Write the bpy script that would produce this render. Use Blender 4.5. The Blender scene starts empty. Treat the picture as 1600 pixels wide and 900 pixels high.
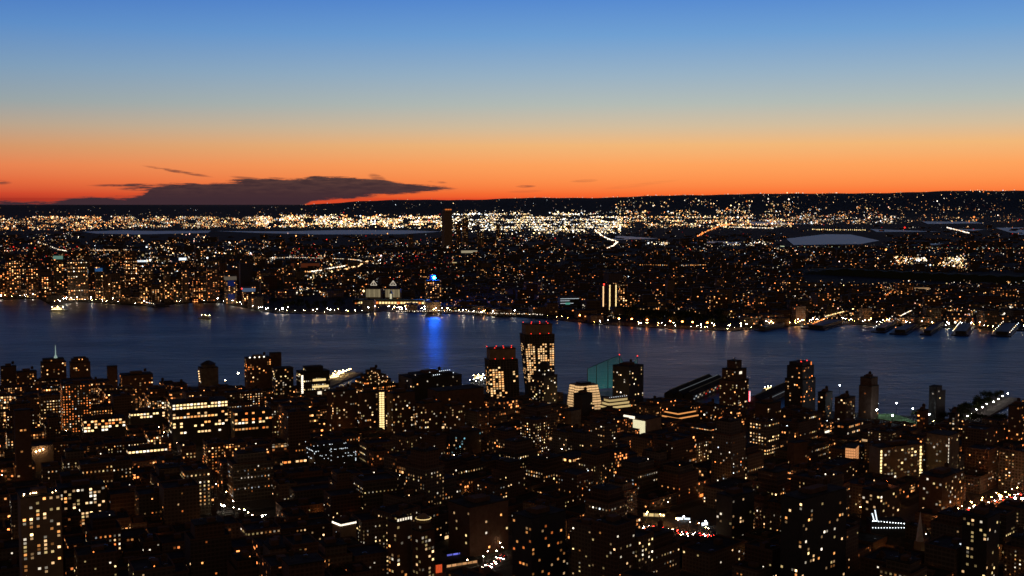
import bpy, math, random
from mathutils import Vector, Matrix, noise as mnoise
R = math.radians
rnd = random.Random(11)
sc = bpy.context.scene
col = sc.collection

# ------------------------------------------------------------------ camera
F, HY, CAMH = 1850.0, 310.0, 320.0
PITCH = math.atan((450 - HY) / F)
cam = bpy.data.cameras.new('camera')
cam.lens = 36.0 * F / 1600; cam.sensor_width = 36
cam.dof.use_dof = True; cam.dof.focus_distance = 100; cam.dof.aperture_fstop = 1.5      # the photo is very slightly soft
cam.clip_start = 1; cam.clip_end = 200000
camo = bpy.data.objects.new('camera', cam); col.objects.link(camo)
camo.location = (0, 0, CAMH); camo.rotation_euler = (math.pi / 2 - PITCH, 0, 0)
sc.camera = camo
cp, sp = math.cos(PITCH), math.sin(PITCH)
def ray(px, py):
    a, b = px - 800.0, 450.0 - py
    return (a, F * cp + b * sp, -F * sp + b * cp)
def G(px, py, z=0.0):                 # point of height z seen at px, py
    d = ray(px, py); t = (z - CAMH) / d[2]
    return (d[0] * t, d[1] * t)
def AT(px, py, D):                    # point at depth D seen at px, py
    d = ray(px, py); t = D / d[1]
    return (d[0] * t, D, CAMH + d[2] * t)
def PX(x, y, z):                      # where a point is seen
    f = y * cp - (z - CAMH) * sp; u = y * sp + (z - CAMH) * cp
    return (800 + F * x / f, 450 - F * u / f)
def lerp_tab(tab, x):
    if x <= tab[0][0]: return tab[0][1]
    for (a, b), (c, d) in zip(tab, tab[1:]):
        if x <= c: return b + (d - b) * (x - a) / (c - a)
    return tab[-1][1]

# ------------------------------------------------------------------ node helper
class S:
    def __init__(s, nt, sock): s.nt, s.s = nt, sock
    def _m(s, op, *a):
        n = s.nt.nodes.new('ShaderNodeMath'); n.operation = op
        for i, v in enumerate((s,) + a):
            if isinstance(v, S): s.nt.links.new(v.s, n.inputs[i])
            else: n.inputs[i].default_value = v
        return S(s.nt, n.outputs[0])
    def __add__(s, o): return s._m('ADD', o)
    def __radd__(s, o): return s._m('ADD', o)
    def __sub__(s, o): return s._m('SUBTRACT', o)
    def __mul__(s, o): return s._m('MULTIPLY', o)
    def __rmul__(s, o): return s._m('MULTIPLY', o)
    def __truediv__(s, o): return s._m('DIVIDE', o)
    def lt(s, o): return s._m('LESS_THAN', o)
    def gt(s, o): return s._m('GREATER_THAN', o)
    def pw(s, o): return s._m('POWER', o)
    def floor(s): return s._m('FLOOR')
    def frac(s): return s._m('FRACT')
    def mx(s, o): return s._m('MAXIMUM', o)
    def mn(s, o): return s._m('MINIMUM', o)
    def ab(s): return s._m('ABSOLUTE')
    def step(s, a, b):                # smooth 0..1 between a and b
        n = s.nt.nodes.new('ShaderNodeMapRange'); n.interpolation_type = 'SMOOTHSTEP'
        s.nt.links.new(s.s, n.inputs[0]); n.inputs[1].default_value = a; n.inputs[2].default_value = b
        return S(s.nt, n.outputs[0])
class T:
    def __init__(s, tree): s.t = tree; s.n = tree.nodes; tree.nodes.clear()
    def new(s, k, **kw):
        n = s.n.new(k)
        for a, b in kw.items(): setattr(n, a, b)
        return n
    def link(s, a, b): s.t.links.new(a.s if isinstance(a, S) else a, b)
    def xyz(s, x, y, z=0.0):
        n = s.n.new('ShaderNodeCombineXYZ')
        for i, v in enumerate((x, y, z)):
            if isinstance(v, S): s.t.links.new(v.s, n.inputs[i])
            else: n.inputs[i].default_value = v
        return n.outputs[0]
    def white(s, vec):
        n = s.n.new('ShaderNodeTexWhiteNoise'); n.noise_dimensions = '3D'
        s.t.links.new(vec, n.inputs['Vector']); return n
    def sep(s, vec):
        n = s.n.new('ShaderNodeSeparateXYZ'); s.t.links.new(vec, n.inputs[0])
        return [S(s.t, o) for o in n.outputs]
    def noise(s, vec, scale=1.0, detail=2.0, rough=.5):
        n = s.n.new('ShaderNodeTexNoise'); n.inputs['Scale'].default_value = scale
        n.inputs['Detail'].default_value = detail; n.inputs['Roughness'].default_value = rough
        if vec is not None: s.t.links.new(vec, n.inputs['Vector'])
        return S(s.t, n.outputs[0])
    def ramp(s, fac, stops, interp='LINEAR'):
        n = s.n.new('ShaderNodeValToRGB'); cr = n.color_ramp; cr.interpolation = interp
        while len(cr.elements) < len(stops): cr.elements.new(.5)
        for e, (p, c) in zip(cr.elements, stops):
            e.position = p; e.color = (*c, 1) if len(c) == 3 else c
        s.t.links.new(fac.s if isinstance(fac, S) else fac, n.inputs[0]); return n.outputs[0]
    def mix(s, fac, a, b, bt='MIX'):
        n = s.n.new('ShaderNodeMix'); n.data_type = 'RGBA'; n.blend_type = bt
        for sock, v in ((n.inputs[0], fac), (n.inputs[6], a), (n.inputs[7], b)):
            if isinstance(v, S): s.t.links.new(v.s, sock)
            elif isinstance(v, (int, float)): sock.default_value = v
            elif isinstance(v, tuple): sock.default_value = (*v, 1)
            else: s.t.links.new(v, sock)
        return n.outputs[2]
def srgb(r, g, b):
    f = lambda c: (c / 255 / 12.92) if c / 255 <= .04045 else ((c / 255 + .055) / 1.055) ** 2.4
    return (f(r), f(g), f(b))
def material(name, sampling='NONE'):
    m = bpy.data.materials.new(name); m.use_nodes = True
    try: m.cycles.emission_sampling = sampling
    except Exception: pass
    t = T(m.node_tree); out = t.new('ShaderNodeOutputMaterial')
    b = t.new('ShaderNodeBsdfPrincipled'); t.link(b.outputs[0], out.inputs[0])
    return m, t, b
M = {}
def plain(key, c1, c2, rough=.8, scale=.15, metallic=0.0):
    m, t, b = material(key); tc = t.new('ShaderNodeTexCoord')
    n = t.noise(tc.outputs['Object'], scale, 5, .6)
    t.link(t.ramp(n, [(.3, c1), (.7, c2)]), b.inputs['Base Color'])
    b.inputs['Roughness'].default_value = rough; b.inputs['Metallic'].default_value = metallic
    if rough > .7: b.inputs['Specular IOR Level'].default_value = .08
    M[key] = m
plain('roof', (.012, .012, .013), (.05, .047, .045), .9, .12)
plain('asphalt', (.02, .02, .021), (.05, .048, .047), .75, .3)
plain('pavement', (.05, .048, .045), (.10, .095, .09), .85, .5)
plain('land', (.012, .012, .010), (.03, .027, .022), .95, .004)
plain('hill', (.010, .007, .006), (.020, .014, .012), 1, .0008)
plain('concrete', (.10, .09, .08), (.19, .17, .15), .8, .2)
plain('tan', (.20, .15, .11), (.30, .23, .17), .85, .15)
plain('brown', (.09, .055, .04), (.14, .09, .065), .9, .2)
plain('dark', (.015, .014, .014), (.035, .032, .03), .6, .3)
plain('steel', (.12, .12, .13), (.2, .2, .2), .45, .5, .8)
plain('wood', (.05, .03, .02), (.09, .06, .04), .9, .8)
plain('bark', (.02, .014, .01), (.05, .035, .025), .9, 1)
plain('leaf', (.012, .02, .008), (.05, .06, .025), .8, .4)
plain('white', (.45, .44, .42), (.7, .68, .65), .6, .3)
plain('turf', (.10, .19, .08), (.14, .26, .11), .9, .1)
plain('car_paint', (.02, .02, .025), (.06, .06, .07), .25, .4)
plain('copper', (.05, .12, .09), (.09, .18, .14), .7, .3)

def wall_material(key, bay, flr, wx=(.24, .76), wy=(.26, .80), tones=None, gain=1.0):
    m, t, b = material(key)
    uv = t.new('ShaderNodeUVMap'); u, v, _ = t.sep(uv.outputs[0])
    oi = t.new('ShaderNodeObjectInfo'); orand = S(t.t, oi.outputs['Random'])
    oc = t.new('ShaderNodeSeparateColor'); t.link(oi.outputs['Color'], oc.inputs[0])
    frac, bright, warm = [S(t.t, o) for o in oc.outputs[:3]]; corr = S(t.t, oi.outputs['Alpha'])
    cu, cv = (u / bay), (v / flr)
    iu, iv = cu.floor(), cv.floor()
    w1 = t.white(t.xyz(iu, iv, orand * 913.7))
    w2 = t.white(t.xyz(iv, orand * 371.3, 5.0))
    w3 = t.white(t.xyz((iu / 4.0).floor(), iv, orand * 77.7))
    rv = S(t.t, w1.outputs[0]); rc = t.sep(w1.outputs[1]); row = S(t.t, w2.outputs[0]); cl = S(t.t, w3.outputs[0])
    boost = (row.lt(.3) * 3.0 + .25) * corr + (corr * -1.0 + 1.0) * ((cl * 1.7) + .15)
    lit = rv.lt(frac * boost)
    fu, fv = cu.frac(), cv.frac()
    pane = fu.gt(wx[0]) * fu.lt(wx[1]) * fv.gt(wy[0]) * fv.lt(wy[1])
    col_ = t.ramp(rc[0] + warm - .5, [(0, (1, .28, .07)), (.22, (1, .43, .13)), (.55, (1, .58, .26)), (.8, (1, .78, .5)), (.93, (1, .95, .85)), (1, (.75, .95, 1))])
    st = lit * pane * (rc[1].pw(3.2) * 1.6 + .06) * bright * (4.5 * gain)
    t.link(col_, b.inputs['Emission Color']); t.link(st, b.inputs['Emission Strength'])
    tc = t.new('ShaderNodeTexCoord')
    nz = t.noise(tc.outputs['Object'], .25, 5, .6)
    tone = t.ramp(orand, tones or [(0, (.10, .055, .038)), (.3, (.16, .10, .07)), (.5, (.20, .165, .135)), (.7, (.11, .10, .095)), (.85, (.24, .19, .145)), (1, (.07, .06, .055))])
    tone = t.mix(nz * .7, tone, t.mix(1.0, tone, (.35, .33, .32), 'MULTIPLY'))
    ledge = fv.lt(.06)
    tone = t.mix(ledge * .4, tone, (.25, .23, .2))
    t.link(t.mix(pane * .5, tone, (.01, .011, .013)), b.inputs['Base Color'])
    t.link(pane * -.3 + .85, b.inputs['Roughness']); b.inputs['Specular IOR Level'].default_value = .15
    M[key] = m
wall_material('facade', 3.4, 3.4, (.2, .78), (.24, .82))
wall_material('facade_office', 3.6, 3.8, (.12, .88), (.22, .82), gain=.9)
wall_material('facade_far', 7.5, 5.5, (.3, .72), (.3, .75), gain=1.5)
wall_material('facade_mass', 13, 7.5, (.35, .65), (.35, .68), gain=1.6)

def glow_material(key, k, sampling, noisy=True):
    m, t, b = material(key, sampling); oi = t.new('ShaderNodeObjectInfo')
    st = S(t.t, oi.outputs['Alpha']) * k
    if noisy:
        tc = t.new('ShaderNodeTexCoord')
        st = st * (t.noise(tc.outputs['Object'], 1.3, 2) * 1.2 + .4)
    t.link(oi.outputs['Color'], b.inputs['Emission Color']); t.link(st, b.inputs['Emission Strength'])
    b.inputs['Base Color'].default_value = (.03, .03, .03, 1); b.inputs['Roughness'].default_value = .8; b.inputs['Specular IOR Level'].default_value = 0
    M[key] = m
glow_material('pane', 6, 'NONE'); glow_material('glow', 10, 'NONE', False); glow_material('lamp', 200, 'FRONT', False)
glow_material('blue_lamp', 900, 'FRONT', False)
glow_material('litwall', 2, 'FRONT', True)
m, t, b = material('lights', 'NONE'); at = t.new('ShaderNodeAttribute', attribute_name='Col')
t.link(at.outputs['Color'], b.inputs['Emission Color']); b.inputs['Emission Strength'].default_value = 1.0
b.inputs['Base Color'].default_value = (.0, .0, .0, 1); M['lights'] = m
# netting: fine mesh, sea green; emission paints in the floodlight, stronger at the foot
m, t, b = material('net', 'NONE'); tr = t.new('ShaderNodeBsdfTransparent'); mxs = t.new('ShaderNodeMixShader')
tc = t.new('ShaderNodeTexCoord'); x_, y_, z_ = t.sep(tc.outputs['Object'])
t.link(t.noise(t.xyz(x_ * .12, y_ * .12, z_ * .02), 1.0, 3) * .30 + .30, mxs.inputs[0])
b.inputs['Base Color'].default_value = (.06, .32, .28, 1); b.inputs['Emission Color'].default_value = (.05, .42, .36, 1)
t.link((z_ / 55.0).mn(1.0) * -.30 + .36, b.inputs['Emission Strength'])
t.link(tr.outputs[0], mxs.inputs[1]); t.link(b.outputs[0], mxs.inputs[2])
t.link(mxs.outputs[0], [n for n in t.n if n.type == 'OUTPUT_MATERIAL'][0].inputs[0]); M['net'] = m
# water
m, t, b = material('water'); tc = t.new('ShaderNodeTexCoord'); x_, y_, z_ = t.sep(tc.outputs['Object'])
b.inputs['IOR'].default_value = 1.33; b.inputs['Specular Tint'].default_value = (.42, .70, 1, 1)
n1 = t.noise(t.xyz(x_ * .0022, y_ * .0075), 1.0, 5, .6); n2 = t.noise(t.xyz(x_ * .03, y_ * .05), 1.0, 4, .6)
t.link(n1.step(.3, .75) * .08 + .33, b.inputs['Roughness'])
t.link(t.ramp(n1, [(.3, (.004, .012, .030)), (.7, (.008, .022, .055))]), b.inputs['Base Color'])
bp = t.new('ShaderNodeBump'); bp.inputs['Distance'].default_value = 2.4; bp.inputs['Strength'].default_value = .8
t.link(n2, bp.inputs['Height']); t.link(bp.outputs[0], b.inputs['Normal'])
n3 = t.noise(t.xyz(x_ * .006, y_ * .045, 3.0), 1.0, 4, .65)
t.link(n1.step(.35, .7) * .06 + n3.step(.38, .66) * .14 + .08, b.inputs['Specular IOR Level'])
M['water'] = m
m, t, b = material('bay_water'); b.inputs['Base Color'].default_value = (.02, .04, .07, 1); b.inputs['Roughness'].default_value = .35
b.inputs['Specular IOR Level'].default_value = .07
M['bay_water'] = m

# ------------------------------------------------------------------ sky
w = bpy.data.worlds.new('World'); sc.world = w; w.use_nodes = True
t = T(w.node_tree); out = t.new('ShaderNodeOutputWorld'); bg = t.new('ShaderNodeBackground'); t.link(bg.outputs[0], out.inputs[0])
tc = t.new('ShaderNodeTexCoord'); dx, dy, dz = t.sep(tc.outputs['Generated'])
az = dx._m('ARCTAN2', dy)                    # radians right of the view
el = dz._m('ARCSINE')
horiz = dx / dy.mx(.05)                      # tangent, only used ahead
e = (el * (180 / math.pi)).mx(0.0)           # degrees
ep = (e / 90.0).pw(.5)                       # stretch the low sky
def EP(y): return math.sqrt(max(0, math.degrees(math.atan((HY - y) / F))) / 90)
def stops(lst):
    o = [(EP(y), srgb(*c)) for y, c in lst]
    return o
hi = [(math.sqrt(14 / 90), srgb(34, 76, 152)), (math.sqrt(22 / 90), srgb(17, 40, 90)), (math.sqrt(40 / 90), srgb(8, 15, 34)), (1.0, srgb(7, 10, 17))]
rl = t.ramp(ep, stops([(310, (150, 40, 35)), (303, (196, 60, 44)), (285, (222, 98, 60)), (262, (228, 126, 80)), (235, (208, 146, 104)), (205, (182, 160, 138)), (170, (148, 160, 164)), (120, (122, 154, 184)), (60, (90, 138, 197)), (0, (66, 116, 194))]) + hi)
rr = t.ramp(ep, stops([(310, (240, 84, 42)), (303, (250, 110, 50)), (285, (254, 142, 74)), (258, (254, 164, 94)), (228, (242, 184, 122)), (200, (212, 190, 158)), (165, (180, 188, 182)), (120, (152, 178, 198)), (60, (112, 160, 210)), (0, (84, 137, 209))]) + hi)
px = (horiz * F + 800.0)                     # azimuth and elevation expressed on one scale
tt = px.step(-350, 1050)
skyc = t.mix(tt, rl, rr)
# long cloud bank low over the hills, plus a few wisps: shapes in azimuth/elevation
elp = (el._m('TANGENT') * F) / 1.0           # elevation scale, horizon = 0
def curve(tab):
    n = t.new('ShaderNodeFloatCurve'); c = n.mapping.curves[0]
    pts = [(x / 1600, (y + 20) / 80) for x, y in tab]
    while len(c.points) < len(pts): c.points.new(.5, .5)
    for p, (x, y) in zip(c.points, pts): p.location = (x, y); p.handle_type = 'AUTO'
    n.mapping.use_clip = False; n.mapping.update(); t.link(px / 1600.0, n.inputs['Value'])
    return S(t.t, n.outputs[0]) * 80.0 - 20.0
up = curve([(0, -6), (90, -5), (140, 1), (195, 3), (228, 7), (242, 19), (330, 23.5), (380, 28), (450, 32), (520, 33.5), (570, 30), (640, 23), (690, 17), (716, 12), (760, 5), (1600, 0)])
lo = curve([(0, -20), (440, -20), (500, -2), (560, 1.5), (600, 6), (660, 10.5), (712, 14), (760, 25), (1600, 30)])
nv = t.xyz(px * .012, elp * .10); nzc = t.noise(nv, 1.0, 6, .62) - .5
nz2 = t.noise(t.xyz(px * .03, elp * .22, 4.0), 1.0, 5, .6)
nz3 = t.noise(t.xyz(px * .035, elp * .35, 9.0), 1.0, 6, .7) - .5
upn, lon = up + nzc * 26.0 + nz3 * 14.0, lo + nzc * 16.0 + nz3 * 14.0
cm = ((upn - elp) / 3.0).step(-.8, 1.0) * ((elp - lon) / 3.0).step(-1.0, .8) * px.lt(735.0)
# low grey bank along the horizon on the left
bank = ((elp * -1.0 - 4.0 + nzc * 14.0) / 5.0).step(0, 1) * (px * -1.0 + 480.0).step(0, 200) * .9
cm = cm.mx(bank)
for (x0, y0, x1, y1, th, a) in [(225, 261, 335, 278, 2.6, .75), (140, 291, 290, 290, 2.6, .95), (185, 295, 275, 297, 4.0, .95), (90, 311, 170, 309, 2.0, .8), (360, 277, 420, 282, 2.4, .6), (575, 274, 605, 283, 6, .55), (668, 284, 700, 286, 2, .6),
                                (805, 291, 838, 291, 2.0, .6), (890, 284, 935, 282, 3.0, .28), (-30, 284, 22, 288, 4.0, .8), (790, 300, 850, 298, 2.5, .18), (940, 296, 1060, 282, 3.0, .10)]:
    L = math.hypot(x1 - x0, y1 - y0) / 2; ca, sa = (x1 - x0) / 2 / L, -(y1 - y0) / 2 / L
    qx = px - (x0 + x1) / 2; qy = elp - (HY - (y0 + y1) / 2)
    a1 = (qx * ca + qy * sa) / L; a2 = (qy * ca - qx * sa + nzc * 5.0) / th
    cm = cm.mx((a1 * a1 + a2 * a2).step(1.25, .15) * a * nz2.step(.3, .55))
cm = cm * dy.gt(.2)
cloudc = t.mix((elp / 30.0).mx(0.0).mn(1.0), srgb(52, 42, 50), t.mix(nz2.step(.35, .65), srgb(48, 40, 47), srgb(80, 58, 56)))
cloudc = t.mix(cm.step(.2, .95), srgb(128, 66, 54), cloudc)
skyc = t.mix(cm * .97, skyc, cloudc)
# the sky away from the sunset is dark
away = dy.step(-.2, .75) * .9 + .1
up_dim = dz.step(.9, .15) * .6 + .4
fin = t.mix(1.0, skyc, t.xyz(away * up_dim, away * up_dim, away * up_dim), 'MULTIPLY')
fin = t.mix(dy.step(.25, -.3), fin, (.080, .048, .031))      # city glow added to the unseen sky behind the camera to lift walls
t.link(fin, bg.inputs[0]); bg.inputs[1].default_value = 1.0
sun = bpy.data.lights.new('sun', 'SUN'); sun.energy = .012; sun.angle = R(8); sun.color = (1, .55, .35)
suno = bpy.data.objects.new('sun', sun); col.objects.link(suno); suno.rotation_euler = (R(88), 0, R(172))

# ------------------------------------------------------------------ mesh builder
class MB:
    def __init__(s): s.v, s.f, s.uv, s.m, s.c = [], [], [], [], []
    def quad(s, p, uv=None, mi=0, c=None):
        i = len(s.v); s.v += [tuple(q) for q in p]; s.f.append(tuple(range(i, i + len(p))))
        s.uv += uv if uv else [(0, 0)] * len(p); s.m.append(mi)
        if c is not None: s.c += [c] * len(p)
    def box(s, x0, y0, z0, x1, y1, z1, top=True, uo=(0, 0), mi=0, sides=True, bottom=False, wall=True, c=None):
        if sides:
            for a, bq, o in (((x0, y0), (x1, y0), 0), ((x1, y0), (x1, y1), 500), ((x1, y1), (x0, y1), 1000), ((x0, y1), (x0, y0), 1500)):
                L = math.hypot(bq[0] - a[0], bq[1] - a[1]); u = uo[0] + o
                s.quad([(*a, z0), (*bq, z0), (*bq, z1), (*a, z1)], [(u, z0 + uo[1]), (u + L, z0 + uo[1]), (u + L, z1 + uo[1]), (u, z1 + uo[1])], mi, c)
        if top: s.quad([(x0, y0, z1), (x1, y0, z1), (x1, y1, z1), (x0, y1, z1)], [(-1, -1)] * 4, mi if top is True else top, c)
        if bottom: s.quad([(x0, y1, z0), (x1, y1, z0), (x1, y0, z0), (x0, y0, z0)], None, mi, c)
    def cyl(s, x, y, z0, z1, r0, r1, n=8, cap=True, c=None):
        a = [(math.cos(2 * math.pi * k / n), math.sin(2 * math.pi * k / n)) for k in range(n)]
        for k in range(n):
            p, q = a[k], a[(k + 1) % n]
            s.quad([(x + p[0] * r0, y + p[1] * r0, z0), (x + q[0] * r0, y + q[1] * r0, z0), (x + q[0] * r1, y + q[1] * r1, z1), (x + p[0] * r1, y + p[1] * r1, z1)], c=c)
        if cap and r1 > .01: s.quad([(x + p[0] * r1, y + p[1] * r1, z1) for p in a], c=c)
    def bar(s, a, b_, r, n=5):
        a, b_ = Vector(a), Vector(b_); d = (b_ - a).normalized(); k = Vector((0, 0, 1)) if abs(d.z) < .9 else Vector((1, 0, 0))
        e1 = d.cross(k).normalized(); e2 = d.cross(e1)
        rg = [(e1 * math.cos(2 * math.pi * i / n) + e2 * math.sin(2 * math.pi * i / n)) * r for i in range(n)]
        for i in range(n):
            j = (i + 1) % n; s.quad([a + rg[i], b_ + rg[i], b_ + rg[j], a + rg[j]])
    def octa(s, x, y, z, r, c=None, rz=None):
        rz = rz or r; P = [(x + r, y, z), (x, y + r, z), (x - r, y, z), (x, y - r, z)]
        for k in range(4):
            p, q = P[k], P[(k + 1) % 4]
            s.quad([p, q, (x, y, z + rz)], c=c); s.quad([q, p, (x, y, z - rz)], c=c)
    def mesh(s, name, mats):
        me = bpy.data.meshes.new(name); me.from_pydata(s.v, [], s.f)
        for k in mats: me.materials.append(M[k])
        if any(u != (0, 0) for u in s.uv):
            l = me.uv_layers.new(name='UVMap'); l.data.foreach_set('uv', [q for p in s.uv for q in p])
        if any(s.m): me.polygons.foreach_set('material_index', s.m)
        if s.c:
            a = me.color_attributes.new('Col', 'FLOAT_COLOR', 'CORNER'); a.data.foreach_set('color', [q for p in s.c for q in (*p, 1)])
        me.update(); return me
    def build(s, name, mats, parent=None, color=None, loc=None):
        o = bpy.data.objects.new(name, s.mesh(name, mats if isinstance(mats, (list, tuple)) else [mats])); col.objects.link(o)
        if parent is not None: o.parent = parent
        if color: o.color = color
        if loc: o.location = loc
        return o
def tag(o, label=None, cat=None, group=None, kind=None):
    if label: o['label'] = label
    if cat: o['category'] = cat
    if group: o['group'] = group
    if kind: o['kind'] = kind
    return o
def empty(name, loc, rz=0.0):
    o = bpy.data.objects.new(name, None); col.objects.link(o); o.location = loc; o.rotation_euler = (0, 0, rz); return o
def use(mesh, name, parent, loc, rz=0.0, scale=None, color=None):
    o = bpy.data.objects.new(name, mesh); col.objects.link(o); o.parent = parent; o.location = loc; o.rotation_euler = (0, 0, rz)
    if scale: o.scale = scale
    if color: o.color = color
    return o
def dup(root, loc, rz=0.0, scale=None):
    r = root.copy(); col.objects.link(r); r.location = loc; r.rotation_euler = (0, 0, rz)
    if scale: r.scale = (scale,) * 3
    for ch in root.children:
        c = ch.copy(); col.objects.link(c); c.parent = r
        for g in ch.children:
            d = g.copy(); col.objects.link(d); d.parent = c
    return r
AMB, WARM, WHT, COOL, RED, ORG, YEL, BLU, GRN = (1, .40, .11), (1, .60, .28), (1, .86, .66), (.82, .92, 1), (1, .035, .02), (1, .25, .05), (1, .72, .3), (.04, .12, 1), (.35, 1, .6)
PAL = {'lit': [(1, .50, .18), (1, .58, .24), (1, .66, .32), (1, .44, .14)], 'warm': [AMB, WARM, WARM, YEL, WHT], 'amber': [AMB, AMB, ORG, WARM], 'mixed': [AMB, WARM, WARM, WHT, WHT, COOL, ORG], 'white': [WHT, WHT, COOL, YEL], 'gold': [YEL, WARM, YEL, WHT], 'cool': [COOL, GRN, COOL, WHT], 'cyan': [(.3, .8, 1), (.5, .9, 1), WARM]}
def pick(p, r=rnd): return r.choice(PAL[p])

# shared small meshes
q = MB(); q.box(-.5, -.06, -.5, .5, .02, .5, bottom=True); PANE = q.mesh('window', ['pane'])
q = MB(); q.octa(0, 0, 0, 1); BEAD = q.mesh('lamp', ['glow'])
q = MB()
for i in range(4):
    for j in range(8):
        a0, a1 = math.pi * i / 4 - math.pi / 2, math.pi * (i + 1) / 4 - math.pi / 2; b0, b1 = math.pi * j / 4, math.pi * (j + 1) / 4
        P = lambda a, b: (math.cos(a) * math.cos(b), math.cos(a) * math.sin(b), math.sin(a))
        q.quad([P(a0, b0), P(a0, b1), P(a1, b1), P(a1, b0)])
BULB = q.mesh('bulb', ['lamp'])
q = MB(); q.cyl(0, 0, 2.6, 6.2, 2.1, 2.1, 10); q.cyl(0, 0, 6.2, 7.6, 2.3, .05, 10, False); TANK = q.mesh('water_tank', ['wood'])
q = MB()
for sx in (-1, 1):
    for sy in (-1, 1): q.bar((sx * 1.4, sy * 1.4, 0), (sx * 1.4, sy * 1.4, 2.6), .14, 4)
q.box(-1.7, -1.7, 2.45, 1.7, 1.7, 2.6, bottom=True); q.bar((-1.4, -1.4, .3), (1.4, -1.4, 2.4), .09, 4); q.bar((-1.4, -1.4, 2.4), (1.4, -1.4, .3), .09, 4); TLEG = q.mesh('tank_stand', ['steel'])

q = MB(); q.box(-1, -1, 0, 1, 1, 1); q.cyl(0, 0, 1, 1.25, .6, .6, 8); UNIT = q.mesh('vent_box', ['steel'])
HEROES = []       # (x0, x1, ybottom, depth): keep the view of these clear
FOOT = []         # (x, y, radius) taken ground
LAND = []         # landmarks used in labels: (px, py, phrase)
def window(parent, face, u, v, ww, wh, c, s):
    """face: dict w,d; u along, v height; sides 'x' = the -x face, 'y' = the -y face"""
    W_, D_, side = face
    if side == 'y': loc, rz = (-W_ / 2 + u, -D_ / 2 - .02, v), 0.0
    else: loc, rz = (-W_ / 2 - .02, D_ / 2 - u, v), -math.pi / 2
    return use(PANE, 'window', parent, loc, rz, (ww, 1, wh), (*c, s))
def window_grid(parent, W_, D_, z0, z1, frac, pal, s=(.1, .6), bay=3.4, fl=3.4, sides='xy', cap=100, runs=0.0, r=rnd, size=(.56, .55)):
    cells = []
    for side in sides:
        L = W_ if side == 'y' else D_
        n = max(1, int(L / bay)); b = L / n; m = max(1, int((z1 - z0) / fl))
        for j in range(m):
            hot = r.random() < .3; run = 0
            for i in range(n):
                if run > 0: run -= 1; on = True
                else:
                    on = r.random() < frac * ((3 if hot else .25) if runs > 0 else 1)
                    if on and r.random() < runs: run = r.randint(1, 5)
                if on: cells.append((side, (i + .5) * b, z0 + (j + .55) * fl, b))
    r.shuffle(cells)
    extra = cells[cap:]; cells = cells[:cap]
    for side, u, v, b in cells:
        window(parent, (W_, D_, side), u, v, b * size[0], fl * size[1], pick(pal, r), r.uniform(*s) * (.18 + r.random() ** 3 * 1.7), )
    if extra:
        q = MB()
        for side, u, v, b in extra:
            hw = b * size[0] / 2; hh = fl * size[1] / 2
            if side == 'y': x, y = -W_ / 2 + u, -D_ / 2 - .05; q.quad([(x - hw, y, v - hh), (x + hw, y, v - hh), (x + hw, y, v + hh), (x - hw, y, v + hh)])
            else: x, y = -W_ / 2 - .05, D_ / 2 - u; q.quad([(x, y + hw, v - hh), (x, y - hw, v - hh), (x, y - hw, v + hh), (x, y + hw, v + hh)])
        tag(q.build('windows', 'pane', parent, (*pick(pal, r), sum(s) / 2)), kind='stuff')
def shell(root, W_, D_, h, fac='facade', color=(.1, .3, .5, .2), roof='roof', z0=0.0, par=1.1, name='wall'):
    q = MB(); q.box(-W_ / 2, -D_ / 2, z0, W_ / 2, D_ / 2, h, top=False, uo=(rnd.random() * 50 // 1 * 3, 0)); q.build(name, fac, root, color)
    q = MB(); q.quad([(-W_ / 2, -D_ / 2, h), (W_ / 2, -D_ / 2, h), (W_ / 2, D_ / 2, h), (-W_ / 2, D_ / 2, h)]); q.build('roof', roof, root)
    if par:
        q = MB(); e = .12; tk = .45
        for a in ((-W_ / 2 - e, -D_ / 2 - e, W_ / 2 + e, -D_ / 2 + tk), (-W_ / 2 - e, D_ / 2 - tk, W_ / 2 + e, D_ / 2 + e), (-W_ / 2 - e, -D_ / 2 + tk, -W_ / 2 + tk, D_ / 2 - tk), (W_ / 2 - tk, -D_ / 2 + tk, W_ / 2 + e, D_ / 2 - tk)):
            q.box(a[0], a[1], h - .3, a[2], a[3], h + par, bottom=True)
        q.build('parapet', 'brown', root)
def dims(x0, x1, D, rz, ratio):
    """footprint whose apparent width matches x0..x1; ratio = depth/width"""
    aw = (x1 - x0) * D / F; W_ = aw / (math.cos(rz) + ratio * math.sin(rz)); return W_, W_ * ratio
def place(x0, x1, ytop, D):
    cx = (x0 + x1) / 2; X, Y, Z = AT(cx, ytop, D); return X, Y, Z
GA, GV = R(46), R(26)      # street directions of the two grids
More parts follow.
